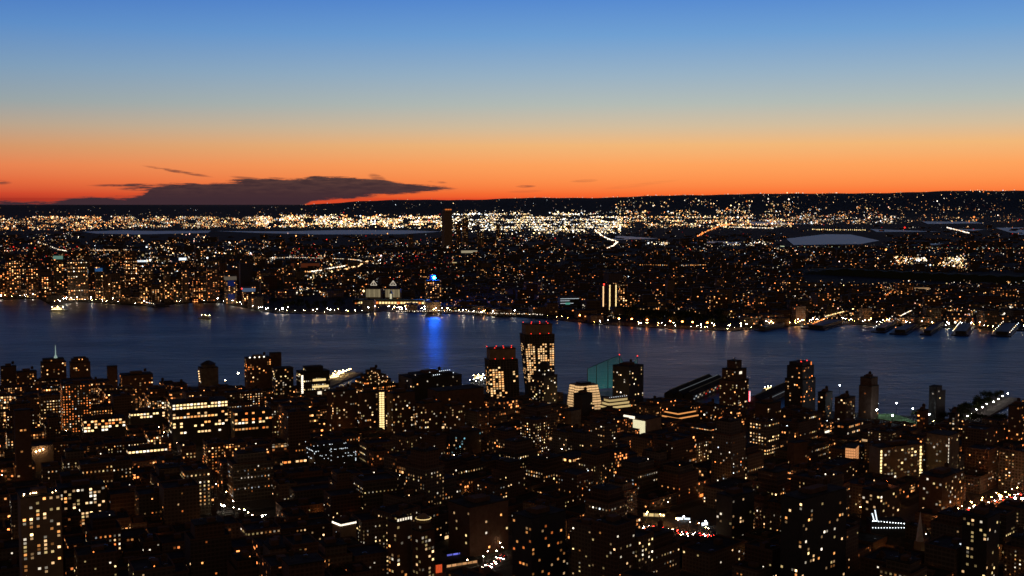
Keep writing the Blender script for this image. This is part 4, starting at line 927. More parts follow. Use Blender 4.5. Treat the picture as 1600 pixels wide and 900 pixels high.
floodmast(350, 790, 10, WHT, 'white floodlamp over the court at lower left', 1.0)
floodmast(410, 806, 10, WHT, 'white floodlamp beside the small lit shop at lower left', 1.0)
floodmast(705, 832, 10, WHT, 'white lamp over the street above the blue-lit canopy', .8)
# ------------------------------------------------------------------ cars
car = empty('car', (0, 0, -500)); tag(car, 'dark car on the busy lit avenue', 'car', 'cars on the busy avenue'); protos.append(car)
q = MB(); q.box(-2.2, -.9, .35, 2.2, .9, .95, bottom=True)
for (x0, x1, t0, t1) in ((-1.6, 1.1, -1.1, .5),):
    bb = [(x0, -.85, .95), (x1, -.85, .95), (x1, .85, .95), (x0, .85, .95)]; tp = [(t0, -.7, 1.5), (t1, -.7, 1.5), (t1, .7, 1.5), (t0, .7, 1.5)]
    for k in range(4): k2 = (k + 1) % 4; q.quad([bb[k], bb[k2], tp[k2], tp[k]])
    q.quad(tp)
q.build('body', 'car_paint', car)
for sx_ in (-1.35, 1.35):
    for sy_ in (-.85, .85):
        q = MB(); n = 10
        for k in range(n):
            a0_, a1_ = 2 * math.pi * k / n, 2 * math.pi * (k + 1) / n; q.quad([(.34 * math.cos(a0_), -.1, .34 * math.sin(a0_)), (.34 * math.cos(a1_), -.1, .34 * math.sin(a1_)), (.34 * math.cos(a1_), .1, .34 * math.sin(a1_)), (.34 * math.cos(a0_), .1, .34 * math.sin(a0_))])
        q.quad([(.34 * math.cos(2 * math.pi * k / n), -.1, .34 * math.sin(2 * math.pi * k / n)) for k in range(n)]); q.quad([(.34 * math.cos(2 * math.pi * k / n), .1, .34 * math.sin(2 * math.pi * k / n)) for k in range(n)][::-1]); q.build('wheel', 'dark', car, loc=(sx_, sy_, .34))
for sy_ in (-.62, .62):
    use(BULB, 'headlight', car, (2.3, sy_, .7), 0, (.22,) * 3, (*WHT, .35)); use(BULB, 'tail_light', car, (-2.3, sy_, .75), 0, (.22,) * 3, (*RED, .22))
def cars_on(p0, p1, n, lanes, group, label, both=True, sd=1):
    a, b_ = Vector((*G(*p0), 0)), Vector((*G(*p1), 0)); d = b_ - a; ang = math.atan2(d.y, d.x); nn = Vector((-d.y, d.x, 0)).normalized()
    for k in range(n):
        for l in range(lanes):
            if r.random() < .25: continue
            p = a + d * ((k + r.uniform(.1, .8)) / n) + nn * (l * 3.4 - lanes * 1.7); o = dup(car, (p.x, p.y, .02), ang + (math.pi if (both and l >= lanes / 2) or not both and sd < 0 else 0)); tag(o, label, 'car', group)
cars_on((1000, 822), (1118, 840), 9, 4, 'cars on the busy avenue', 'dark car with lit lamps on the busy lit avenue')
cars_on((750, 893), (785, 868), 9, 3, 'cars beside the row of headlights', 'dark car in the row of headlights at the lower middle', False, -1)
cars_on((1060, 870), (1112, 838), 4, 2, 'cars on the side street', 'dark car on the side street below the busy avenue')
cars_on((1475, 806), (1600, 770), 12, 2, 'cars on the right-hand road', 'dark car on the orange-lit road at the right')
# kiosks / canopies at the avenue: bright shop fronts
for (a, b_, wd, hh, c_, s_, lb) in [(1022, 808, 22, 4, YEL, .6, 'glowing yellow arcade of shops on the busy avenue'), (1068, 813, 14, 3, COOL, 1.3, 'bright white shopfront in the middle of the busy avenue'), (1101, 822, 8, 4, COOL, 1.6, 'small dazzling white kiosk at the avenue corner'), (712, 868, 18, 2.4, (.2, .22, 1), .6, 'blue-lit canopy beside the row of headlights'), (722, 884, 30, 3, (1, .5, .2), .5, 'orange-lit market hall below the blue canopy'), (405, 822, 10, 4, WHT, 2, 'small white-lit shop on the lower left street'), (515, 868, 20, 4, YEL, .7, 'yellow-lit garage front under the lit-cornice building'), (1588, 893, 28, 4, COOL, 1.2, 'white-lit loading bay at the lower right corner'), (680, 897, 14, 8, (1, .12, .03), .5, 'orange-red lit stair block at the bottom edge'), (1400, 676, 18, 5, (1, .95, .6), 1.2, 'cream lit clubhouse in front of the ball field'), (1210, 850, 18, 4, WARM, .7, 'warm storefront right of the black tower by the avenue')]:
    x, y = G(a, b_); root = empty('lit_pavilion', (x, y, .14), R(-8) if a in (1022, 1068, 1100) else R(28)); tag(root, lb, 'pavilion')
    q = MB(); q.box(-wd / 2, 0, 0, wd / 2, 9, hh, top=False); q.build('wall', 'concrete', root); q = MB(); q.box(-wd / 2 - .5, -1.2, hh, wd / 2 + .5, 9.3, hh + .7, bottom=True); q.build('roof', 'roof', root)
    n = max(2, int(wd / 5))
    for k in range(n): q = MB(); q.box(-wd / 2 + (k + .08) * wd / n, -.12, .5, -wd / 2 + (k + .92) * wd / n, -.02, hh - .4); q.build('lit_panel', 'litwall', root, (*c_, min(1, s_ * r.uniform(.4, .8)) * 1))
    if s_ >= 1.2:
        use(BULB, 'sign_lamp', root, (0, -1.5, hh + 1), 0, (.8,) * 3, (*c_, .12))
    HEROES.append((a - 12, a + 12, b_, y))

# ------------------------------------------------------------------ trees
def tree_proto(seed, h):
    rr_ = random.Random(seed); root = empty('tree', (0, 0, -500)); q = MB(); q.cyl(0, 0, 0, h * .45, .35, .2, 7); tips = []
    for k in range(7):
        a = k * 2.4; e_ = (math.cos(a) * h * .28, math.sin(a) * h * .28, h * rr_.uniform(.5, .85)); q.bar((0, 0, h * rr_.uniform(.3, .45)), e_, .12, 4); tips.append(e_)
    tips.append((0, 0, h * .9)); q.build('trunk', 'bark', root); q = MB()
    for tp in tips:
        for _ in range(42):
            c_ = Vector(tp) + Vector((rr_.gauss(0, 1), rr_.gauss(0, 1), rr_.gauss(0, .8))) * h * .11; s_ = h * rr_.uniform(.03, .06); n = Vector((rr_.gauss(0, 1), rr_.gauss(0, 1), rr_.gauss(0, 1))).normalized(); e1 = n.orthogonal().normalized() * s_; e2 = n.cross(e1)
            q.quad([c_ + e1, c_ + e2, c_ - e1, c_ - e2])
    q.build('crown', 'leaf', root); return root
trees = [tree_proto(1, 11), tree_proto(2, 14)]; protos += trees
def plant(x, y, lb, group, s=1.0, z=0): o = dup(r.choice(trees), (x, y, z), r.random() * 6, s * r.uniform(.8, 1.2)); tag(o, lb, 'tree', group)
m3 = Matrix.Rotation(p3.rotation_euler[2], 3, 'Z')
for k in range(34):
    p = Vector(p3.location) + m3 @ Vector((r.uniform(30, 280), r.uniform(2, 20), .9)); plant(p.x, p.y, 'leafy dark tree growing on the lamp-lined pier', 'trees of the pier', 1, .9)
for k in range(70):
    a = r.uniform(975, 1135); x, y = G(a, far_y(a) - r.uniform(4, 18)); plant(x, y, 'dark tree in the unlit park on the far shore', 'trees of the far shore park', 1.7)
for k in range(26):
    a = r.uniform(425, 560); x, y = G(a, far_y(a) - r.uniform(5, 14)); plant(x, y, 'dark tree on the point left of the river terminal', 'trees of the far point', 1.5)
for k in range(40):
    a = r.uniform(1375, 1510); x = (a - 800) / F * 1880; y = near_shore(x) - r.uniform(8, 30); plant(x, y, 'dark tree along the near shore behind the ball field', 'trees of the near shore', .9)

# ------------------------------------------------------------------ boats
boat = empty('excursion_boat', (0, 0, -500)); protos.append(boat)
q = MB(); hull = [(-16, -3.6), (10, -3.6), (19, 0), (10, 3.6), (-16, 3.6)]; base_ = [(-15, -3), (9, -3), (16, 0), (9, 3), (-15, 3)]
for k in range(5): k2 = (k + 1) % 5; q.quad([(*base_[k], -1), (*base_[k2], -1), (*hull[k2], 2), (*hull[k], 2)])
q.quad([(*p, 2) for p in hull]); q.build('hull', 'white', boat)
q = MB(); q.box(-13, -2.8, 2.01, 7, 2.8, 4.6); q.build('cabin', 'white', boat); q = MB(); q.box(-9, -2.3, 4.61, 4, 2.3, 6.8); q.build('upper_deck', 'white', boat)
q = MB(); q.cyl(-5, 0, 6.8, 9.5, .8, .7, 8); q.build('funnel', 'dark', boat); q = MB(); q.cyl(3, 0, 6.8, 12, .12, .06, 5); q.build('mast', 'steel', boat)
for k in range(6): use(PANE, 'cabin_window', boat, (-11 + 3.1 * k, -2.9, 3.4), 0, (2.4, 1, 1.3), (*YEL, .8)); 
for k in range(4): use(PANE, 'cabin_window', boat, (-7.5 + 3.1 * k, -2.4, 5.7), 0, (2.4, 1, 1.2), (*YEL, .7))
for k in range(3): use(BULB, 'deck_lamp', boat, (-12 + 10 * k, 0, 7.8), 0, (.5,) * 3, (*YEL, .45))
for (a, b_, rz, s_, lb) in [(320, 498, R(160), 1.25, 'small gold-lit ferry alone on the open river at the left'), (92, 486, R(5), 1.5, 'long white-lit vessel beside the far left shore'), (523, 592, R(52), 1.2, 'gold-lit excursion boat moored at the near boat pier, inner berth'), (531, 586, R(52), 1.0, 'smaller gold-lit boat moored outermost at the near boat pier'), (749, 593, R(40), 1.1, 'white-lit boat moored at the marina pier'), (1201, 611, R(45), 1.0, 'small dark boat moored right of the red sign pier'), (1108, 607, R(50), 1.1, 'tour boat moored beyond the right side of the gabled sheds')]:
    x, y = G(a, b_, -1); o = dup(boat, (x, y, -.6), rz, s_); tag(o, lb, 'boat', 'boats on the river')

# ------------------------------------------------------------------ far shore
def far_block(name, label, cat, x0, x1, ytop, ybase, rz=R(20), ratio=.7, fac='facade_far', color=(.2, .5, .5, .1), tiers=None, land=None, group=None):
    X, Y = G((x0 + x1) / 2, ybase); h = AT((x0 + x1) / 2, ytop, Y)[2]; W_, D_ = dims(x0, x1, Y, rz, ratio)
    root = empty(name, (X, Y, 0), rz); tag(root, label, cat, group); z = 0
    for fh, fp in tiers or [(1, 1)]:
        w_, d_ = W_ * fp, D_ * fp; q = MB(); q.box(-w_ / 2, -d_ / 2, z, w_ / 2, d_ / 2, h * fh, top=False, uo=(r.randint(0, 30) * 7.5, 0)); q.build('wall', fac, root, color)
        q = MB(); q.box(-w_ / 2 - .3, -d_ / 2 - .3, h * fh, w_ / 2 + .3, d_ / 2 + .3, h * fh + .9, bottom=True); q.build('roof', 'roof', root); z = h * fh + .01
    if land: LANDF.append(((x0 + x1) / 2, (ytop + ybase) / 2, land))
    FARFOOT.append((X, Y, max(W_, D_) * .6)); return root, W_, D_, h
LANDF, FARFOOT = [], []
# lone tall tower far behind
r_, W_, D_, h = far_block('skyscraper', 'tall lone dark skyscraper rising over the inland city, amber lamps on top', 'skyscraper', 690, 707, 326, 386, R(25), .9, 'tan', (0, 0, 0, 0), [(.9, 1), (1, .82)], 'lone skyscraper')
for k in range(6): use(BEAD, 'crown_lamp', r_, (-W_ * .35 + k * W_ * .14, -D_ * .42 - 1, h - 6), 0, (5,) * 3, (*ORG, .05 + .03 * (k % 2)))
for (a, b_, yt, yb, f_, lb) in [(712, 720, 349, 384, .35, 'narrow dim tower just right of the lone skyscraper'), (722, 732, 341, 384, .4, 'paler lit tower second right of the lone skyscraper'), (637, 646, 367, 388, .1, 'squat dark tower left of the lone skyscraper'), (745, 756, 363, 386, .5, 'speckled amber block third right of the lone skyscraper'), (775, 781, 350, 372, .3, 'thin tower well right of the lone skyscraper'), (805, 811, 370, 384, .3, 'pale slab standing further right of the lone skyscraper')]:
    far_block('skyscraper', lb, 'skyscraper', a, b_, yt, yb, R(20), .8, 'facade_mass', (f_, .16, .5, .1))
q = MB()
r_, W_, D_, h = far_block('lit_hall', 'low wide cream-lit hall under the lone skyscraper', 'hall', 720, 746, 391, 396, R(5), .4, 'dark', (0, 0, 0, 0))
q = MB(); q.box(-W_ / 2, -D_ / 2 - 1, h * .2, W_ / 2, -D_ / 2 - .2, h * .95); q.build('lit_wall', 'glow', r_, (1, .85, .55, .03))
# tower with the blue light
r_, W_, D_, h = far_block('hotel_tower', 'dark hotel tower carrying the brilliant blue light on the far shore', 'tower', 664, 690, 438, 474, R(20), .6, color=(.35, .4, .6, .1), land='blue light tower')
bl = use(BULB, 'blue_light', r_, (0, -D_ * .4, h + 9), 0, (4.6,) * 3, (.002, .12, 1, 1.0)); bl.data = bl.data.copy(); bl.data.materials[0] = M['blue_lamp']; q = MB(); q.cyl(0, 0, -7, 7, 9, 9, 16); q.build('blue_halo', 'glow', r_, (.004, .04, 1, .06), loc=(0, -D_ * .4 + 13, h + 9)); q = MB(); q.cyl(0, -D_ * .4, h, h + 4, 1, .8, 8); q.build('light_mount', 'steel', r_)  # blue drum added behind the lamp, its glow painted in as a halo
# river terminal with two lit pavilions and clock tower
X, Y = G(597, 476); root = empty('river_terminal', (X, Y, 0), R(-4)); tag(root, 'long river terminal with two cream-lit gabled pavilions and arcade on the far shore', 'terminal')
kk = Y / F
q = MB(); q.box(-42 * kk, -14, 0, 75 * kk, 20, 14, top=False); q.build('wall', 'tan', root); q = MB(); q.box(-42 * kk - 1, -15, 14, 75 * kk + 1, 21, 16, bottom=True); q.build('roof', 'copper', root)
for cx_ in (-17, 14):
    q = MB(); q.box((cx_ - 12) * kk, 30, 0, (cx_ + 12) * kk, 60, 46, top=False); q.build('pavilion_wall', 'tan', root)
    for m_ in range(6): q = MB(); q.box((cx_ - 11.4 + m_ * 3.9) * kk, 29.3, 20, (cx_ - 8.0 + m_ * 3.9) * kk, 29.9, 44); q.build('lit_panel', 'litwall', root, (1, .80, .45, .08 + .03 * (m_ % 2)))
    q = MB(); x0_, x1_ = (cx_ - 12.6) * kk, (cx_ + 12.6) * kk; q.quad([(x0_, 29, 46), (x1_, 29, 46), (x1_ * .7 + x0_ * .3, 45, 58), (x0_ * .7 + x1_ * .3, 45, 58)]); q.quad([(x1_, 61, 46), (x0_, 61, 46), (x0_ * .7 + x1_ * .3, 45, 58), (x1_ * .7 + x0_ * .3, 45, 58)]); q.build('pavilion_roof', 'roof', root)
    q = MB(); xm = cx_ * kk
    for a_, b2 in (((xm - 10, 40, 56), (xm, 40, 70)), ((xm, 40, 70), (xm + 10, 40, 56)), ((xm - 10, 40, 56), (xm + 10, 40, 56)), ((xm, 40, 56), (xm, 40, 70))): q.bar(a_, b2, 1.1, 4)
    q.build('lit_gable', 'glow', root, (*WHT, .05))
for m_ in range(24): use(PANE, 'arch_window', root, ((-40 + m_ * 4.8) * kk, -14.2, 7), 0, (6.5, 1, 6), (*(YEL if m_ % 7 else ORG), .25))
q = MB(); q.box(14 * kk - 4, 0, 16, 14 * kk + 4, 8, 34); q.cyl(14 * kk, 4, 34, 44, 5, .2, 4, False); q.build('clock_tower', 'copper', root); q = MB(); q.box(14 * kk - 3, -1.2, 18, 14 * kk + 3, -.2, 33); q.build('lit_panel', 'glow', root, (1, .9, .6, .06))
LANDF.append((597, 455, 'river terminal')); FARFOOT += [(X, Y + 20, 90), (X + 120, Y, 60), (X - 60, Y, 60)]
# trio of towers with lit edge strips
for i, (a, b_, yt, lb) in enumerate([(940, 947, 446, 'first of three slab towers with a glowing amber edge strip and red beacon'), (949, 963, 444, 'middle of three slab towers with two bright vertical strips'), (966, 979, 445, 'last of three slab towers, speckled windows and no bright strip')]):
    r_, W_, D_, h = far_block('apartment_tower', lb, 'tower', a, b_, yt, 486, R(15), .7, color=(.5 if i == 2 else .1, .5, .55, .1), land='three strip-lit towers' if i == 1 else None, group='three strip-lit slab towers')
    for e in ([-.3], [-.42, .42], [])[i]:
        for k in range(20): use(PANE, 'window', r_, (e * W_, -D_ / 2 - .2, h - 3 - k * h / 21.5), 0, (3.6, 1, 2.8), (*(WARM if i == 0 else YEL), .26))
    if i == 0: use(BULB, 'beacon', r_, (0, 0, h + 3), 0, (2.2,) * 3, (*RED, .03))
r_, W_, D_, h = far_block('campus_building', 'low white-striped campus building with a teal lit entrance', 'building', 871, 905, 464, 482, R(12), .5, 'dark', (0, 0, 0, 0), land='teal entrance building')
for k, (z_, w0) in enumerate(((.9, 1), (.72, .5), (.5, .7))): q = MB(); q.box(-W_ * .48, -D_ / 2 - .6, h * z_ - 1.2, W_ * (.96 * w0 - .48), -D_ / 2 - .2, h * z_ + .6); q.build('lit_floor', 'glow', r_, (*COOL, .05))
q = MB(); q.box(-W_ * .22, -D_ / 2 - .8, 2, W_ * .02, -D_ / 2 - .4, h * .55); q.build('entrance', 'glow', r_, (.25, .9, .7, .03))
for (a, b_, yt, yb, kind_, c_, s_, lb, ld) in [
    (84, 101, 398, 466, 'band', (.5, 1, .8), .09, 'dark riverside tower with a pale green lit crown band', 'green-crowned tower'), (104, 140, 408, 468, 'office', YEL, 0, 'wide office tower with dim olive lit floors', None),
    (118, 140, 420, 468, 'band', COOL, .1, 'dark tower topped by a white-blue lit band', None), (149, 162, 417, 468, 'band', (.1, .4, 1), .08, 'tower with a blue lit crown near the left shore', None),
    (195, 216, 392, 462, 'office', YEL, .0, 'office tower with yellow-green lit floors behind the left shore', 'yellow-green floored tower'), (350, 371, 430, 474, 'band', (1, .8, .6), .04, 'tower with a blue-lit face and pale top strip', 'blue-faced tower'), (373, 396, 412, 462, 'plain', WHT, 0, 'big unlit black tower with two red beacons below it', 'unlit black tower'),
    (378, 400, 448, 476, 'band', (.4, .6, 1), .06, 'low riverside block with dim windows and bluish top', None), (40, 62, 420, 464, 'office', AMB, 0, 'amber speckled tower at the far left shore', None), (10, 34, 408, 462, 'office', AMB, 0, 'second amber speckled tower at the far left edge', None),
    (0, 12, 425, 464, 'office', ORG, 0, 'orange-lit tower touching the left edge of the view', None), (64, 82, 430, 464, 'office', AMB, 0, 'amber block between far-left towers and the green-crowned one', None), (160, 175, 428, 470, 'office', WARM, 0, 'warm speckled tower right of the blue-crowned one', None),
    (176, 190, 440, 470, 'office', WARM, 0, 'shorter warm tower beside the red-lit sign', None), (218, 232, 432, 474, 'office', WARM, 0, 'speckled tower over the bright shoreline pavilion', None), (236, 252, 444, 474, 'office', WARM, 0, 'stubby speckled tower left of the white column tower', None),
    (256, 268, 426, 472, 'office', WHT, 0, 'slim tower with cool white windows', None), (270, 282, 436, 472, 'office', WARM, 0, 'warm tower between two slim white-windowed ones', None), (284, 296, 422, 472, 'office', WHT, 0, 'slim tower with a white column of windows', None), (300, 318, 438, 472, 'office', AMB, 0, 'broad amber tower left of the blue-faced tower', None), (322, 344, 418, 470, 'office', AMB, 0, 'tall amber tower just left of the blue-faced tower', None)]:
    f_ = {'band': .3, 'office': r.uniform(.25, .5), 'plain': 0}[kind_]
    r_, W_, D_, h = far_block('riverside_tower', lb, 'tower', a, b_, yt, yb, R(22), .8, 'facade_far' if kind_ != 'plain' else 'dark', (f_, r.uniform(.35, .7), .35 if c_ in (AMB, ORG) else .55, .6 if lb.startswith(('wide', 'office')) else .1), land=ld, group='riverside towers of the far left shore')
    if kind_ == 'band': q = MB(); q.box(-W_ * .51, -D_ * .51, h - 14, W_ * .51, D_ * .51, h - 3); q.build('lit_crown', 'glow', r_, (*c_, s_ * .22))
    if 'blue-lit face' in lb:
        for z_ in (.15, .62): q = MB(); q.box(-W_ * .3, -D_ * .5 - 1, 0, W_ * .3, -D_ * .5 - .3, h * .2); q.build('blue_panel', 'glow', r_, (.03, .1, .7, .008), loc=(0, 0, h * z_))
    if kind_ == 'plain':
        for e in (-.4, .3): use(BULB, 'beacon', r_, (e * W_, -D_ * .55, h * .05 + 20), 0, (2.4,) * 3, (*RED, .03))
LANDF += [(490, 405, 'curving lit highway'), (945, 372, 'bright bridge road'), (1050, 498, 'dark far park'), (1455, 412, 'blazing stadium lights'), (1420, 438, 'dark cliff band'), (1560, 500, 'rightmost lit pier'), (1250, 495, 'leftmost far pier'), (1290, 374, 'pale marsh pool'), (60, 440, 'far-left towers')]
# countable far buildings (near part of the far shore)
fb = []
for k in range(5000):
    a = r.uniform(-5, 1605); yb = far_y(a) - 3 - (r.random() ** 1.3) * 78
    if yb < 398: continue
    if 970 < a < 1140 and yb > far_y(a) - 20: continue
    if 415 < a < 565 and yb > 466: continue
    if a > 1250 and 428 < yb < 446 : continue
    x, y = G(a, yb); wd = r.uniform(22, 60); hh = r.uniform(9, 22) + (r.random() < .16) * r.uniform(10, 35) + (10 if a < 450 else 0)
    if any((x - q_[0]) ** 2 + (y - q_[1]) ** 2 < (q_[2] + wd * .6) ** 2 for q_ in FARFOOT): continue
    FARFOOT.append((x, y, wd * .5)); fb.append(dict(x=x, y=y, w=wd, d=wd * r.uniform(.5, .9), h=hh, p=PX(x, y, hh), fr=r.choice([.03, .06, .12, .26]) * (1.3 if a < 420 else 1), tall=hh > 30))
    if len(fb) >= 420: break
for i, b in enumerate(fb): b['kind'] = 'far_apartment_house' if (b['h'] < 20) else 'far_residential_block'
label_all(fb, LANDF, lambda b: ('sparsely lit' if b['fr'] < .05 else 'speckled' if b['fr'] < .2 else 'brightly speckled') + (' small' if b['h'] < 20 else ' tall' if b['tall'] else ' broad') + ' far-shore block')
for b in fb:
    root = empty(b['kind'], (b['x'], b['y'], 0), R(r.choice([18, 18, 24, -6]))); tag(root, b['label'], 'apartment house' if b['h'] < 20 else 'residential block', 'small blocks of the far shore' if b['h'] < 20 else 'larger blocks of the far shore')
    q = MB(); q.box(-b['w'] / 2, -b['d'] / 2, 0, b['w'] / 2, b['d'] / 2, b['h'], top=False, uo=(r.randint(0, 40) * 7.5, 0)); q.build('wall', 'facade_far', root, (b['fr'], r.uniform(.15, .5), r.uniform(.25, .7), .1))
    q = MB(); q.box(-b['w'] / 2 - .3, -b['d'] / 2 - .3, b['h'], b['w'] / 2 + .3, b['d'] / 2 + .3, b['h'] + 1, bottom=True); q.box(-3, -2, b['h'] + 1, 3, 3, b['h'] + 4); q.build('roof', 'roof', root)
# uncountable mass of the farther town
q = MB(); q2 = MB()
for k in range(6500):
    a = r.uniform(-20, 1620); yb = 352 + (r.random() ** .8) * 140
    if yb > far_y(a) - 4: continue
    if 970 < a < 1140 and yb > far_y(a) - 22: continue
    if 415 < a < 565 and yb > 462: continue
    if a > 1250 and 426 < yb < 447: continue
    if 125 < a < 700 and 354 < yb < 370: continue
    if 1225 < a < 1380 and 363 < yb < 385: continue
    if yb < 366 and r.random() < .7: continue
    x, y = G(a, yb); wd = r.uniform(14, 45) * (1 + (y > 7000) * .6); hh = r.uniform(6, 15) + (r.random() < .06) * r.uniform(8, 35)
    if any((x - q_[0]) ** 2 + (y - q_[1]) ** 2 < (q_[2] + wd * .6) ** 2 for q_ in FARFOOT): continue
    x0, y0 = x - wd / 2, y - wd * .35; q.box(x0, y0, 0, x + wd / 2, y + wd * .35, hh, top=False, uo=(k * 26, 0)); q2.quad([(x0, y0, hh), (x + wd / 2, y0, hh), (x + wd / 2, y + wd * .35, hh), (x0, y + wd * .35, hh)])
tag(q.build('distant_town', 'facade_mass', None, (.10, .32, .45, .0)), 'mass of low dark houses with specks of light stretching inland', 'distant town', kind='stuff')
tag(q2.build('distant_town_roofs', 'roof'), 'dark flat roofs of the houses stretching inland', 'distant town', kind='stuff')
# dark wooded cliff
q = MB(); prev = None
for k in range(60):
    a = 1240 + k * 7; yy = lerp_tab([(1240, 428), (1330, 431), (1450, 438), (1600, 444), (1660, 446)], a); x, y = G(a, yy); hh = 24 * min(1, k / 12) + 3 * math.sin(k * 1.7); cur = ((x, y, 0), (x, y + 60, max(1, hh)), (x, y + 260, max(1, hh * .8)))
    if prev: q.quad([prev[0], cur[0], cur[1], prev[1]]); q.quad([prev[1], cur[1], cur[2], prev[2]])
    prev = cur
tag(q.build('cliff_terrain', 'leaf'), kind='structure')
# piers on the far shore
for i, (a, yy, tx, ty, wd, lb) in enumerate([(1405, 500, 1372, 519, 34, 'far pier with white lamps, first of the row of slanting piers'), (1432, 506, 1403, 522, 40, 'dark unlit far pier second in the slanting row'), (1472, 506, 1446, 523, 26, 'narrow dark far pier in the middle of the row'), (1512, 508, 1500, 524, 40, 'far pier with a line of bright lamps before the rightmost one'), (1580, 508, 1564, 525, 44, 'rightmost far pier, brightly lit'), (1225, 508, 1186, 516, 26, 'low dark far pier left of the slanting row'), (1310, 503, 1270, 514, 60, 'wide amber-lit far pier block'), (238, 476, 252, 479, 50, 'short far jetty with a lit cream kiosk at the left')]):
    x, y = G(a, yy); x2, y2 = G(tx, ty); root = empty('far_pier', (x, y, 0), math.atan2(y2 - y, x2 - x)); tag(root, lb, 'pier', 'piers of the far shore')
    L = math.hypot(x2 - x, y2 - y); q = MB(); q.box(0, -wd / 2, -2, L, wd / 2, 1, bottom=True); q.build('deck', 'dark', root); q = MB(); q.box(L * .1, -wd * .3, 1.01, L * .9, wd * .3, 8); q.build('shed', 'dark', root)
    n = [8, 2, 2, 9, 14, 2, 8, 5][i]
    for k in range(n): use(BULB, 'pier_lamp', root, (L * (k + .5) / n, -wd * .42 * (-1 if i == 4 and k % 2 else 1), 9), 0, (.7,) * 3, (*(r.choice([WHT, YEL, COOL]) if i in (0, 3, 4, 7) else AMB), .035))
# lamps along the far promenade
prom = [lamp_proto('promenade_lamp', 8, .75, c_, 1.0) for c_ in (AMB, WARM, WHT)]; protos += prom
for o, nme in zip(prom, ('amber', 'warm', 'white')): tag(o, f'{nme} lamp at the water edge of the far shore', 'lamp', f'{nme} lamps of the far promenade')
for k in range(260):
    a = r.uniform(0, 1600); x, y = G(a, far_y(a) - r.uniform(.8, 3.5))
    wts = [6, 3, 2] if 850 < a < 1250 else [2, 4, 6] if a < 500 else [3, 4, 4]
    dup(r.choices(prom, wts)[0], (x, y, 0), r.random() * 6, r.choice([.45, .6, .8, 1, 1.35]))
big_prom = lamp_proto('park_lamp', 12, 2.2, ORG, .22); protos.append(big_prom); tag(big_prom, 'glowing orange lamp among the trees of the far park edge', 'lamp', 'orange lamps of the far park')
for a in (966, 986, 1065, 1081, 1104, 1010, 905, 1046): x, y = G(a, far_y(a) - 3.5); dup(big_prom, (x, y, 0))

# ------------------------------------------------------------------ far lights: nobody could count them
P2 = {'dense': [WHT] * 3 + [YEL] * 4 + [WARM] * 5 + [COOL] + [ORG, AMB, AMB, AMB], 'amber': [AMB] * 5 + [WARM] * 4 + [ORG] * 2 + [WHT] * 2 + [YEL], 'white': [WHT] * 5 + [YEL] * 3 + [COOL] * 2 + [WARM] * 3, 'town': [AMB] * 4 + [WARM] * 5 + [WHT] * 4 + [COOL] * 2 + [ORG, YEL, (1, .5, .36), (1, .62, .55)], 'red': [RED]}
def sprinkle(q, x0, x1, y0, y1, n, pal, s=(.45, 1.0), b=(.5, 2.5), row=0.0, rows=None, z=(4, 16)):
    for k in range(int(n * 2.3)):
        a = r.uniform(x0, x1); yy = r.choice(rows) + r.uniform(-.8, .8) if rows and r.random() < row else r.uniform(y0, y1)
        if 1228 < a < 1376 and 364 < yy < 384 and r.random() < .97: continue
        if 150 < a < 690 and 358.5 < yy < 368: continue
        if a > 1250 and 429 < yy < 443 and r.random() < .95: continue
        if yy > far_y(a) - 2: continue
        if yy > 364 and mnoise.noise((a / 55 + 7, yy / 9, 3)) + .6 * mnoise.noise((a / 19, yy / 4, 9)) < -.02 + r.uniform(-.12, .2): continue
        if yy <= 364 and mnoise.noise((a / 26 + 3, yy / 3.5, 5)) < r.uniform(-.35, .12): continue
        if 985 < a < 1135 and yy > far_y(a) - 20 and r.random() < .85: continue
        x, y = G(a, yy)
        zz = r.uniform(*z)
        if y > 20500:
            y = min(y, 34000); x = (a - 800) / F * y; zz = hill_h(x, y) + 14
        k_ = y / F; bb = r.uniform(*b) * (.3 + r.random() ** 3 * 2.2); c_ = r.choice(P2[pal]); rad = r.uniform(*s) * k_ * .66 * (1 + (r.random() < .14) * .8 + (r.random() < .02) * 1.3)
        q.octa(x, y, zz + rad, rad, tuple(v * bb for v in c_), rad)
q = MB()
rowsA = [341, 343.5, 346, 349, 352, 355.5]
sprinkle(q, -5, 200, 339, 362, 600, 'amber', s=(.5, 1.2), b=(.7, 2.6), row=.3, rows=rowsA); sprinkle(q, 60, 420, 340, 361, 560, 'amber', b=(.5, 1.6), row=.4, rows=rowsA)
sprinkle(q, 200, 420, 339, 360, 600, 'dense', s=(.5, 1.2), b=(.6, 2.2), row=.6, rows=rowsA); sprinkle(q, 400, 700, 337, 359, 1300, 'dense', s=(.6, 1.3), b=(1, 4), row=.7, rows=rowsA)
sprinkle(q, 690, 970, 334, 368, 1500, 'white', s=(.55, 1.2), b=(1, 4), row=.55, rows=[337, 341, 345, 349, 353, 357, 361]); sprinkle(q, 960, 1240, 330, 358, 950, 'dense', s=(.5, 1.2), b=(.7, 3), row=.4, rows=[335, 341, 347, 353]); sprinkle(q, 1240, 1400, 333, 352, 260, 'town', s=(.5, 1.1), b=(.7, 2.4)); sprinkle(q, 1080, 1240, 345, 356, 110, 'amber', b=(.6, 1.6))
sprinkle(q, 1180, 1610, 327, 350, 430, 'amber', b=(.4, 1.7), row=.3, rows=[334, 341, 347])
tag(q.build('meadowland_lights', 'lights'), 'dense glittering band of white and gold lights across the plain', 'distant lights', kind='stuff')
q = MB()
